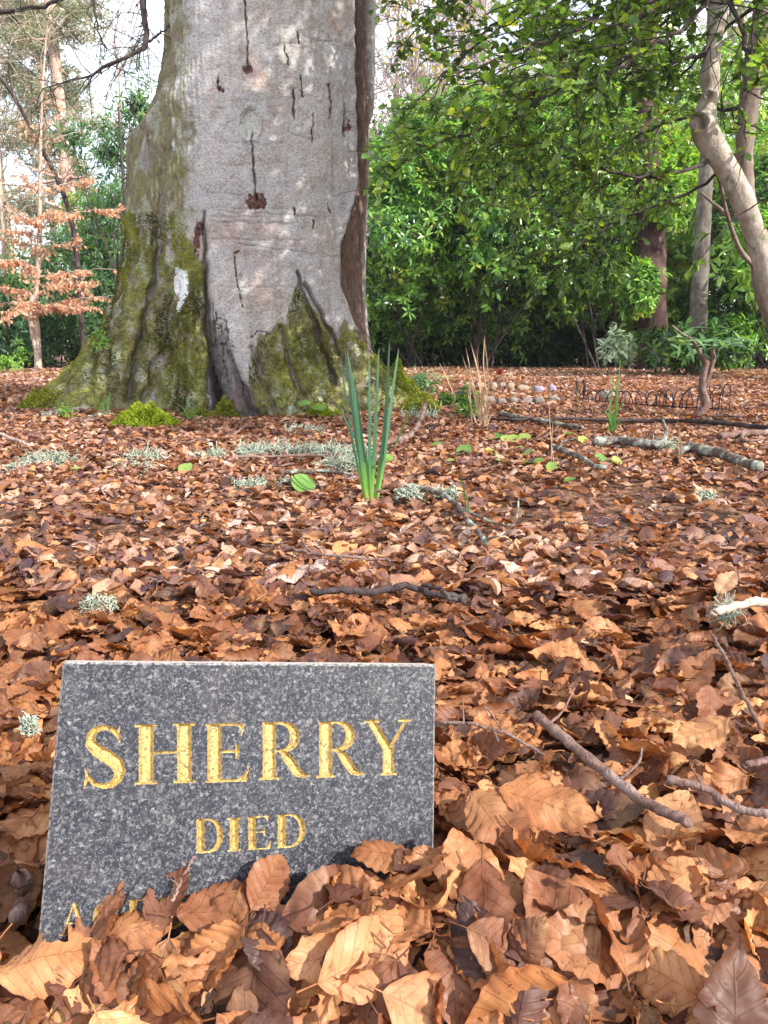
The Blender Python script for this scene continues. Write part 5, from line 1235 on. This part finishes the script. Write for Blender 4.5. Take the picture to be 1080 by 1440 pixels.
stick('thick purplish brown twig with a pale cut end, right of the headstone', [(752, 1045, .03), (800, 1085, .03), (860, 1125, .022), (915, 1162, .02), (968, 1190, .022)], (9, 7.5), MTWIG, 1, [(.12, [(790, 1035, .03), (805, 1015, .04)], 3), (.55, [(893, 1128, .04), (897, 1120, .05)], 3)], .0, 'fallen_twig', 'twig', TG, .15)
stick('greyish brown twig pointing to the right edge below the pale cut twig', [(935, 1150, .035), (985, 1162, .035), (1030, 1178, .03), (1075, 1190, .03)], (6.5, 6), MTWIG, 2, [(.35, [(968, 1145, .045)], 3)], 0, 'fallen_twig', 'twig', TG, .15)
stick('thin pale twig running right from the headstone edge', [(620, 1042, .02), (665, 1050, .025), (720, 1065, .025), (770, 1088, .02)], (2.6, 2.4), MTWIG, 3, [(.25, [(650, 1022, .035)], 1.6), (.6, [(680, 1035, .035), (700, 1080, .03)], 1.6)], 0, 'fallen_twig', 'twig', TG, .1)
stick('thin arching twig at the upper right of the leaf heap', [(997, 935, .04), (1010, 975, .05), (1030, 1015, .045), (1068, 1065, .03)], (3, 2.6), MTWIG, 4, [], 0, 'fallen_twig', 'twig', TG, .1)
stick('short light twig at the right edge above the greyish twig', [(1040, 1128, .035), (1085, 1118, .035)], (5, 5), MTWIG, 5, [], 0, 'fallen_twig', 'twig', TG, .1)
stick('small forked pale twig lying on leaves against the granite', [(248, 1322, .03), (262, 1300, .035), (275, 1285, .038)], (2.6, 1.6), MTWIG, 6, [(.3, [(244, 1305, .04)], 2)], 0, 'fallen_twig', 'twig', TG, .1)
stick('dark rotten stub with a pale broken section behind the headstone', [(440, 857), (500, 858), (560, 853), (640, 862)], (7, 6), MDTWIG, 7, [], .03, 'fallen_branch', 'branch', TG, .35)
stick('lichened stick in front of the daffodil running down to the right', [(572, 700), (610, 706), (640, 718), (662, 742), (685, 775)], (5.5, 4), MSTICK, 8, [(.6, [(715, 765), (728, 735, .03)], 2.5), (.95, [(700, 780), (715, 770)], 2)], .03, 'fallen_branch', 'branch', TG, .4)
stick('thick blue grey lichened stick right of the seedlings', [(836, 636), (870, 635), (905, 640), (938, 642)], (8, 7), MSTICK, 9, [(.9, [(935, 628, .03), (930, 612, .05)], 4)], .03, 'fallen_branch', 'branch', TG, .4)
stick('thick lichened stick ending near the right edge', [(968, 645), (1000, 655), (1035, 668), (1068, 680)], (10, 8), MSTICK, 10, [(.05, [(955, 652)], 6)], .03, 'fallen_branch', 'branch', TG, .35)
stick('curved branch behind the lichened sticks at the right edge', [(1010, 628), (1045, 622), (1075, 620), (1110, 612)], (6, 5), MTWIG, 11, [(.3, [(1045, 634), (1075, 630)], 3)], .03, 'fallen_branch', 'branch', TG, .3)
stick('long thin dark branch lying behind the seedlings on the right', [(660, 598), (720, 602), (800, 601), (880, 604), (960, 604), (1040, 612), (1090, 618)], (2.6, 4), MDTWIG, 12, [(.8, [(1000, 596), (1040, 598)], 2)], .035, 'fallen_branch', 'branch', TG, .3)
stick('branch on the litter right of the dry stalks, dark and knobbly', [(705, 590), (740, 600), (770, 604), (820, 612)], (4, 3), MSTICK, 13, [], .03, 'fallen_branch', 'branch', TG, .3)
stick('short pale forked stick behind the seedlings', [(775, 642), (800, 655), (835, 675), (850, 678)], (5, 4), MSTICK, 14, [(.2, [(790, 636), (805, 632)], 3)], .035, 'fallen_branch', 'branch', TG, .3)
stick('forked brown stick right of the daffodil at the foot of the root', [(560, 632), (580, 620), (592, 610, .02), (600, 590, .06)], (4.5, 3.5), MTWIG, 15, [(.3, [(545, 636), (530, 640)], 4)], .03, 'fallen_branch', 'branch', TG, .3)
stick('mossy root-like branch at the left foot of the beech', [(60, 592), (110, 583), (165, 575), (215, 572), (260, 566)], (5, 5), MSTICK, 16, [(.5, [(150, 588), (120, 594)], 3)], .02, 'fallen_branch', 'branch', TG, .3)
stick('pale grey twig at the far left edge in front of the root', [(0, 622), (20, 630), (40, 640)], (3, 2), MPTWIG, 17, [], .03, 'fallen_twig', 'twig', TG, .2)
stick('thin twig lying across the litter left of the daffodil', [(330, 657), (400, 655), (470, 652), (520, 648)], (2.5, 2.5), MTWIG, 18, [], .035, 'fallen_twig', 'twig', TG, .2)
stick('dark lichened twig just left of the daffodil foot', [(395, 680), (430, 678), (460, 677), (495, 680)], (4, 3), MSTICK, 19, [], .03, 'fallen_twig', 'twig', TG, .4)
stick('long thin brown twig in the litter centre', [(395, 795), (430, 805), (470, 808), (540, 815)], (3, 2.6), MTWIG, 20, [(.4, [(425, 790), (430, 780)], 2)], .035, 'fallen_twig', 'twig', TG, .2)
stick('fine dry twig in the litter right of centre', [(595, 765), (625, 790), (655, 822)], (1.8, 1.6), MTWIG, 21, [], .035, 'fallen_twig', 'twig', TG, .2)
stick('pale birch-like stub at the right edge with dark bark end', [(1000, 898), (1035, 893), (1090, 885)], (7, 9), MPTWIG, 22, [], .035, 'fallen_branch', 'branch', TG, .3)
stick('dark short stick behind the right end of the headstone', [(595, 855), (620, 870), (650, 878)], (4, 4), MDTWIG, 23, [], .035, 'fallen_branch', 'branch', TG, .3)
stick('thick dark stick in the hollow at the left edge of the headstone', [(30, 1245, .0), (38, 1290, .01), (30, 1330, .015)], (13, 12), MTWIG, 24, [], 0, 'fallen_branch', 'branch', TG, .15)
for i in range(26):
    x_ = g.uniform(0, 1080); y_ = g.uniform(610, 900); a_ = g.uniform(-.5, .5); L_ = g.uniform(20, 60) * (y_ - 450) / 300
    t_lab = 'small thin brown twig among the leaves ' + ('left of the daffodil' if x_ < 480 else 'in front of the daffodil' if (x_ < 640) else 'on the right half of the clearing')
    stick(t_lab, [(x_, y_), (x_ + L_ * .5, y_ + L_ * a_ * .3 + 2), (x_ + L_, y_ + L_ * a_ * .5)], (1.5, 1.1), MTWIG, 40 + i, [], .036, 'fallen_twig', 'twig', TG, .2)
# ------------------------------------------------------------------ lichen tufts
def tuft(label, pxx, pyy, w, h, seed, n=130, mat=MLICH, name='lichen_tuft', cat='lichen', group='grey lichen tufts on the litter', zoff=.02, thick=.0022, Lm=1.0):
    g = np.random.default_rng(seed); c0 = G(pxx, pyy); k = c0[1] / F; W_ = w * k / 2; H_ = h * k
    acc = Acc()
    n = int(n * 3); h *= 1.4; H_ *= 1.4; thick *= 1.15
    for i in range(n):
        b0 = c0 + [g.uniform(-1, 1) * W_ * .9, g.uniform(-1, 1) * W_ * .5, zoff * g.random()]; d = g.normal(size=3) * [1, 1, .5] + [0, 0, .7]
        p = grow(g, b0, d, H_ * g.uniform(.5, 1.1) * Lm, 6, .85, -.12); v_, q_, _ = tube(p, np.linspace(thick, thick * .5, 6), 3, False); acc.add(v_, q_, None, np.array([0, 0.5, g.uniform(0, 1)]))
    o = acc.build(name, mat); return tag(o, label, cat, group)
LT = [(75, 655, 70, 22, 'pale lichen tuft at the left edge of the clearing', 150), (375, 643, 70, 20, 'broad grey green lichen cushion in the row left of the daffodil', 330), (445, 643, 66, 20, 'lichen cushion just left of the daffodil, back row', 300), (297, 650, 32, 18, 'small round lichen clump at the left end of the row', 130), (352, 690, 44, 16, 'lichen growing on the twig in front of the row, left piece', 110), (482, 668, 42, 30, 'pale lichen heap touching the left side of the daffodil', 300), (500, 648, 30, 24, 'bushy lichen right behind the daffodil leaves', 130), (205, 652, 50, 20, 'lichen tuft midway between left edge and daffodil', 110), (185, 665, 60, 14, 'thin spread of lichen on a twig at the left', 90), (575, 704, 28, 18, 'lichen tuft on the stick just right of the daffodil foot', 90), (625, 700, 40, 10, 'flat lichen scrap on the litter right of the daffodil', 70), (270, 846, 0, 0, '', 0), (140, 856, 50, 8, 'faded lichen scrap in the litter behind the headstone, left', 90), (1020, 868, 18, 24, 'pale green lichen sprig at the right edge behind the twigs', 50), (42, 1032, 24, 9, 'tiny lichen sprig on leaves left of the headstone top', 70), (1035, 858, 0, 0, '', 0), (932, 636, 24, 24, 'lichen tuft on the end of the blue grey stick', 80), (590, 590, 44, 16, 'lichen patch on the root right of the daffodil', 90), (430, 610, 60, 14, 'lichen scraps at the foot of the beech', 90), (990, 704, 26, 10, 'lichen crumbs in front of the thick stick at the right', 50), (105, 565, 40, 12, 'lichen on the tip of the left root', 80), (405, 690, 24, 18, 'small lichen bush beside the biggest green leaf', 90), (25, 665, 26, 16, 'grey lichen scrap at the very left edge', 60)]
for i, (a_, b_, w_, h_, lab, n_) in enumerate(LT):
    if n_: tuft(lab, a_, b_, w_, h_, 500 + i, n_, thick=.0022 if b_ < 800 else .0009)
# ------------------------------------------------------------------ moss cushions at the tree foot
def cushion(label, pxx, pyy, w, h, seed, mat, n=4500):
    g = np.random.default_rng(seed); c0 = G(pxx, pyy); k = c0[1] / F; W_, H_ = w * k / 2, h * k
    an = g.uniform(0, 2 * np.pi, n); r_ = np.sqrt(g.random(n)); pos = np.stack([W_ * r_ * np.cos(an), W_ * .7 * r_ * np.sin(an), H_ * (1 - r_ ** 2) * (1 + .5 * noise(np.cos(an) * r_ * 3 + seed, np.sin(an) * r_ * 3, 0))], -1) + c0
    d = unit(g.normal(size=(n, 3)) * .6 + np.stack([np.cos(an) * r_, np.sin(an) * r_, .8 + 0 * an], -1)); acc = Acc(); scatter(acc, simple_leaf(.015, .0022, 2, 0, .2), pos, basis(d, g.normal(size=(n, 3))), g.uniform(.7, 1.5, n), g.uniform(.1, 1, n))
    an2 = np.linspace(0, 2 * np.pi, 24, endpoint=False)[None]; rr2 = np.linspace(.02, 1, 8)[:, None]
    W_ = W_ * .85; H_ = H_ * .7; V = np.stack([c0[0] + W_ * rr2 * np.cos(an2), c0[1] + W_ * .7 * rr2 * np.sin(an2), c0[2] + (H_ * (1 - rr2 ** 2) - .01) + 0 * an2], -1).reshape(-1, 3); acc.add(V, grid_quads(8, 24, True), None, np.array([.5, .5, .0]))
    return tag(acc.build('moss_cushion', mat), label, 'moss', 'moss cushions at the foot of the beech')
cushion('long green moss cushion lying in front of the left roots', 205, 602, 100, 26, 1, MBRMOSS, 9000)
cushion('dark round moss cushion in the cleft of the trunk', 320, 590, 40, 24, 2, MMOSS, 3500)
cushion('glowing yellow green moss clump left of the daffodil', 450, 590, 36, 18, 3, MBRMOSS, 3500)
cushion('small bright moss dot beside the glowing clump', 474, 590, 18, 9, 4, MBRMOSS, 1200)
cushion('bright moss over the right hand root behind the daffodil', 552, 572, 92, 46, 5, MBRMOSS, 11000)
cushion('straggling olive moss right of the daffodil root', 590, 582, 60, 26, 6, MMOSS, 4000)
cushion('yellowish moss on the tip of the left root', 70, 578, 90, 26, 7, MMOSS, 8000)
cushion('low moss strip under the left roots', 280, 590, 60, 12, 8, MMOSS, 3000)
# ------------------------------------------------------------------ small plants and grass
def blades(name, label, cat, group, bases, mat, w, seed, lc=.5):
    g = np.random.default_rng(seed); c0 = bases[0][0]; T = None; acc = Acc()
    for b0, tip, bow in bases:
        m_ = (np.array(b0) + tip) / 2 + [bow, 0, .01]; V, q_, A_ = ribbon([b0, m_, tip], w, nseg=9, flat=unit(np.array([1., g.normal() * .6, 0]))); A_[:, 2] = g.random(); acc.add(V, q_, None, A_)
    return tag(acc.build(name, mat), label, cat, group)
def clump(name, label, cat, group, pxx, pyy, tops, mat, wpx, seed, spread=6):
    g = np.random.default_rng(seed); c0 = G(pxx, pyy); b = []
    for (tx, ty) in tops: b.append((c0 + [g.normal() * spread * c0[1] / F * .5, g.normal() * .01, -.01], P(tx, ty, c0[1] + g.normal() * .03), g.normal() * .01))
    return blades(name, label, cat, group, b, mat, wpx * c0[1] / F, seed)
SGp = 'dry grass stalks'
clump('dry_grass', 'tall clump of straw coloured dry stalks right of the daffodil', 'grass', SGp, 683, 605, [(655, 487), (661, 478), (668, 500), (650, 500), (672, 520), (680, 540), (660, 515), (676, 560), (690, 560), (665, 540), (658, 552), (697, 575), (670, 490)], MSTRAW, 1.1, 1, 14)
clump('dry_grass', 'single thin dry stalk right behind the straw clump', 'grass', SGp, 686, 560, [(682, 470), (681, 475)], MSTRAW, .8, 2, 2)
clump('dry_grass', 'thin pale stalk pair rising in front of the seedling patch', 'grass', SGp, 776, 662, [(772, 560), (778, 590)], MSTRAW, .7, 3, 3)
clump('dry_grass', 'lone thin stalk left of the green grass tuft', 'grass', SGp, 815, 585, [(809, 545), (812, 540)], MSTRAW, .8, 4, 2)
clump('dry_grass', 'lone thin stalk in front of the thick lichened stick', 'grass', SGp, 957, 655, [(953, 590), (957, 600)], MSTRAW, .7, 5, 2)
clump('dry_grass', 'bowed pale stalk left of the straw clump', 'grass', SGp, 640, 560, [(618, 510), (622, 508), (632, 530)], MSTRAW, .8, 6, 3)
clump('grass_tuft', 'slender green grass tuft between seedlings and bent shrub', 'grass', None, 862, 613, [(858, 560), (866, 540), (873, 500), (850, 575), (880, 560), (862, 525), (856, 590), (876, 585), (868, 570), (860, 580)], MGRASS, 1.1, 7, 8)
clump('grass_tuft', 'thin green grass among moss at the left root', 'grass', None, 150, 590, [(150, 560), (160, 552), (140, 566), (170, 560), (155, 548), (133, 558)], MGRASS, 1.0, 8, 20)
clump('grass_plant', 'single long green blade right of the daffodil clump', 'grass', None, 548, 640, [(590, 548)], MGRASS, 1.3, 9, 2)
clump('grass_plant', 'thin green stem rising from the litter right of the lichened stick', 'grass', None, 656, 735, [(648, 665), (652, 690)], MGRASS, 1.0, 10, 2)
clump('grass_tuft', 'fine grass at the foot of the second root left of the cleft', 'grass', None, 265, 598, [(255, 570), (272, 560), (262, 556), (284, 572)], MGRASS, .9, 12, 18)
PG = 'small leafy plants at the clearing edge'
def leafy(label, pxx, pyy, w, h, seed, mat, n=40, size=.5, name='leafy_plant', leaf=None, c0=None):
    c0 = G(pxx, pyy) if c0 is None else c0; k = c0[1] / F; return bush(name, label, 'plant', PG, [(c0[0], c0[1], c0[2] + h * k * .5, w * k / 2, w * k / 3, h * k * .5)], n, mat, leaf or LLOW, seed, k=5, size=size, stems=4, base=tuple(c0), shell=.8, bmat=MYOUNG, zmin=-1)
def leafy2(*a, **k_):
    return leafy(*a, **k_)
leafy('dark leafy sprig between daffodil and straw clump', 655, 590, 44, 60, 1, MLAUREL, 40, .45)
leafy('low green plant right behind the daffodil, on the root', 592, 560, 60, 46, 2, MRHODO, 60, .4)
leafy('fresh green sprig growing on the mossy left root', 150, 485, 50, 70, 3, MYOUNG, 60, .25, c0=P(150, 520, 4.98))
leafy('light green plant at the foot of the copper leaved beech', 32, 520, 34, 40, 4, MYOUNG, 40, .7)
leafy('yellow green ferny plant at the left edge', 8, 525, 50, 30, 5, MYOUNG, 60, .6)
leafy('small green sprig below the left root', 93, 592, 26, 26, 6, MYOUNG, 30, .2)
leafy('low green leaves at the foot of the dry stalks, behind', 625, 575, 40, 24, 8, MLAUREL, 36, .4)
leafy('tiny plant with rusty leaves beside the copper leaved beech', 65, 495, 24, 26, 9, MBEECHLEAF, 36, .5)
# pair of big pale leaves by the glowing moss
p0 = G(440, 592); T = thing('primrose_seedling', tuple(p0), 'two broad light green leaves beside the glowing moss clump', 'seedling')
for dx, sc in ((-.045, .040), (.04, .042)):
    V, q_, A_ = round_leaf(sc, g); A_[:, 2] = .45; nr = unit(np.array([dx * 9, -.35, 1.])); Mx = basis(np.array([[1., 0, 0]]), nr[None])[0]; c0 = np.array([dx, -.02, .085 - dx * .3]); obj('leaf', V @ Mx.T + c0, q_, None, MROUND, T, {'lc': A_})
    vv_, qq_, tt_ = tube([np.array([0, 0, -.01]), c0], [.002] * 2, 5); obj('stem', vv_, qq_, tt_, MYOUNG, T, {'lc': np.zeros((len(vv_), 3))})
# crooked little shrub on the right
g = np.random.default_rng(61)
SB = G(984, 588); T = thing('crooked_shrub', tuple(SB), 'small crooked bare stem forking in front of the wire edging', 'shrub'); sY = SB[1]
acc = Acc(); acc.add(*tube(smooth_path([P(970, 598, sY), P(984, 583, sY), P(992, 568, sY), P(988, 550, sY), P(989, 530, sY), P(993, 510, sY), P(987, 500, sY)], 24), np.linspace(9, 4.5, 24) * sY / F * .8, 9, rough=.3)[:2])
acc.add(*tube(smooth_path([P(990, 545, sY), P(998, 525, sY), P(1003, 505, sY), P(1002, 492, sY)], 12), np.linspace(4, 3, 12) * sY / F, 7, rough=.3)[:2]); acc.build('trunk', MTWIG, T)
acc = Acc(); acc.add(*tube(smooth_path([P(987, 500, sY), P(975, 480, sY), P(960, 470, sY), P(945, 458, sY)], 12), np.linspace(3.5, 1.5, 12) * sY / F, 5)[:2]); acc.build('branch', MTWIG, T)
k = 60; pos = np.array([P(985 + g.uniform(-45, 60), 478 + g.normal() * 7, sY + g.normal() * .15) for _ in range(k)])
acc = Acc(); scatter(acc, LLEAF, pos, basis(unit(g.normal(size=(k, 3)) * [1, .6, .3]), g.normal(size=(k, 3)) * .3 + [0, -.3, 1]), g.uniform(.5, .9, k), g.uniform(.3, .8, k)); acc.build('foliage', MRHODO, T)
for j in range(4):
    pass
# wire edging
WA = [G(812, 566), G(860, 572), G(915, 577), G(960, 580), G(1025, 583)]
T = thing('wire_edging', tuple(WA[2]), 'low dark wire hoop edging half sunk in the litter', 'fence')
p = smooth_path(WA, 40); acc_n = 0
for i in range(0, 38, 2):
    a0, a1 = p[i], p[min(i + 3, 39)]; h_ = np.interp(i, [0, 20, 39], [.10, .13, .21]); an = np.linspace(0, np.pi, 11); lean = g.normal() * .012
    c0 = (a0 + a1) / 2; pts = np.array([c0 + (a1 - a0) / 2 * -math.cos(t_) + np.array([lean, .02 * g.normal(), h_]) * math.sin(t_) ** .7 for t_ in an]); v_, q_, t2 = tube(pts, .0042, 4); o = obj('hoop', v_ - np.array(T.location), q_, t2, MWIRE, T)
v_, q_, t2 = tube(p + [0, 0, .035], .004, 4); obj('wire', v_ - np.array(T.location), q_, t2, MWIRE, T)
# stones
def stone(label, pxx, pyy, w, h, seed, mat, group):
    w *= .8; h *= .7
    g = np.random.default_rng(seed); c0 = G(pxx, pyy); k = c0[1] / F; W_, H_ = w * k / 2, h * k
    th_ = np.linspace(0, 2 * np.pi, 22, endpoint=False)[None]; ph = np.linspace(0.02, np.pi - .02, 12)[:, None]
    d = np.stack([np.sin(ph) * np.cos(th_), np.sin(ph) * np.sin(th_), np.cos(ph) + 0 * th_], -1); sq_ = np.sign(d) * np.abs(d) ** .7
    V = sq_ * [W_, W_ * .8, H_ * .62] * (1 + .16 * noise(d[..., 0] * 2 + seed, d[..., 1] * 2, d[..., 2] * 2))[..., None] + c0 + [0, 0, H_ * .38]; tag(obj('edging_stone', V.reshape(-1, 3), grid_quads(12, 22, True)[:, ::-1], None, mat), label, 'stone', group)
EG = 'small stones edging the old flower bed'
es = [(688, 568, 20, 15, MSTONE, 'leftmost grey stone in the front row of bed edging'), (705, 570, 16, 14, MSTONE, 'small dark grey stone, second in the front edging row'), (722, 568, 17, 14, MSTONE, 'pinkish grey stone, third in the front edging row'), (740, 570, 20, 16, MSTONE, 'rounded grey stone in the middle of the front edging row'), (757, 570, 20, 17, MSTONE, 'pale rounded stone right of the middle of the front edging row'), (778, 567, 22, 14, MSTONE, 'flat grey stone at the right end of the front edging row'),
      (757, 554, 20, 16, MLILAC, 'lilac coloured stone in the back edging row'), (776, 552, 14, 15, MLILAC, 'violet blue stone right of the lilac stone'), (675, 548, 16, 14, MCREAM, 'cream block at the left of the back edging row'), (694, 550, 12, 17, MCREAM, 'upright cream block next to the left one'), (706, 550, 12, 17, MSTONE, 'upright grey block between the cream blocks'), (718, 550, 12, 16, MCREAM, 'upright cream block in the middle of the back row'), (735, 550, 22, 12, MCREAM, 'wide cream block right of the upright ones'), (853, 562, 26, 18, MSTONE, 'hollow looking grey stone behind the wire edging'), (660, 545, 14, 10, MCREAM, 'low cream stone at the far left of the back row')]
for i, (a_, b_, w_, h_, mt, lab) in enumerate(es): stone(lab, a_, b_, w_, h_, i + 1, mt, EG)
for i in range(9):   # dark short pegs
    x_ = 806 + i * 7 if i < 4 else 828 + i * 3
for i, (a_, b_) in enumerate([(810, 560), (820, 558)]):
    c0 = G(a_, b_); v_, q_, t2 = tube([c0, c0 + [0.01, 0, .09], c0 + [0, 0, .15]], [.012, .012, .018], 7); tag(obj('wooden_peg', v_, q_, t2, MDTWIG), ['short dark peg at the left end of the wire edging', 'dark peg standing right next to the leftmost peg'][i], 'peg', 'pegs by the edging')
# red flower head
c0 = G(703, 533); T = thing('red_flower', tuple(c0), 'small orange red flower head at the foot of the laurels', 'flower'); k = 60
v_, q_, t2 = tube([np.zeros(3), np.array([0, 0, .10])], [.006, .005], 5); obj('stem', v_, q_, t2, MYOUNG, T, {'lc': np.zeros((len(v_), 3))})
acc = Acc(); d = unit(g.normal(size=(k, 3)) + [0, 0, .5]); scatter(acc, simple_leaf(.06, .016, 2, .2, .2), np.tile(c0 + [0, 0, .09], (k, 1)), basis(d, g.normal(size=(k, 3))), g.uniform(.6, 1.2, k), g.random(k)); acc.build('petals', MRED, T)
# ------------------------------------------------------------------ camera, sun, sky
cam = bpy.data.objects.new('camera', bpy.data.cameras.new('camera')); link(cam); C.camera = cam
cam.location = (0, 0, CAMZ); cam.rotation_euler = (R(90) - PITCH, 0, 0)
cd = cam.data; cd.sensor_fit = 'VERTICAL'; cd.sensor_height = 36; cd.sensor_width = 27; cd.lens = 36 * F / 1440; cd.clip_start = .02; cd.clip_end = 2000
SUND = unit(np.array([.70, -.48, .58]))
sun = bpy.data.objects.new('sun', bpy.data.lights.new('sun', 'SUN')); link(sun); sun.data.energy = 5; sun.data.angle = R(.53); sun.data.color = (1, .95, .87)
from mathutils import Vector
sun.rotation_euler = Vector(SUND).to_track_quat('Z', 'Y').to_euler()
w = bpy.data.worlds.new('World'); C.world = w; w.use_nodes = True; nt = w.node_tree; nt.nodes.clear(); N = NT(nt)
sky = N.n('ShaderNodeTexSky', sky_type='NISHITA'); sky.sun_disc = False; sky.sun_elevation = math.asin(SUND[2]); sky.sun_rotation = math.atan2(SUND[0], SUND[1]); sky.air_density = 1.0; sky.dust_density = 1.5
tc = N.n('ShaderNodeTexCoord'); nz = N.noise(N.scalev(tc.outputs['Generated'], (1, 1, 2.2)), 3.2, 6, .6, .3)
cl_ = N.mapr(nz, .42, .62, .25, .95)
bgc = N.mix(cl_, sky.outputs[0], (12.5, 12.7, 13.2))
bg = N.n('ShaderNodeBackground', inp={'Strength': .13}); N.l(bgc, bg.inputs[0]); N.l(bg.outputs[0], N.n('ShaderNodeOutputWorld').inputs[0])
vs_ = C.view_settings; vs_.view_transform = 'Standard'; vs_.look = 'None'; vs_.exposure = 1.0; vs_.gamma = 1
C.cycles.max_bounces = 6; C.cycles.transparent_max_bounces = 4; C.cycles.use_denoising = True
try: C.cycles.denoiser = 'OPENIMAGEDENOISE'
except Exception: pass
print('done', time.time() - T0, len(bpy.data.objects))
# the faint bright air between here and the far trees

hz = 0.0011
b_ = (-26., -4., -1.6, 30., 60., 18.)
HV = np.array([[x, y, z] for x in (b_[0], b_[3]) for y in (b_[1], b_[4]) for z in (b_[2], b_[5])])
HQ = np.array([[0, 1, 3, 2], [4, 6, 7, 5], [0, 4, 5, 1], [2, 3, 7, 6], [0, 2, 6, 4], [1, 5, 7, 3]])
m = bpy.data.materials.new('haze_air'); m.use_nodes = True; nt = m.node_tree; nt.nodes.clear(); N = NT(nt)
pv = N.n('ShaderNodeVolumePrincipled', inp={'Density': hz, 'Anisotropy': .5}); pv.inputs['Color'].default_value = (.95, .97, 1, 1)
N.l(pv.outputs[0], N.n('ShaderNodeOutputMaterial').inputs['Volume'])
tag(obj('haze', HV, HQ, None, m, smooth=False), 'faint pale haze in the air of the wood', 'haze', kind='stuff')
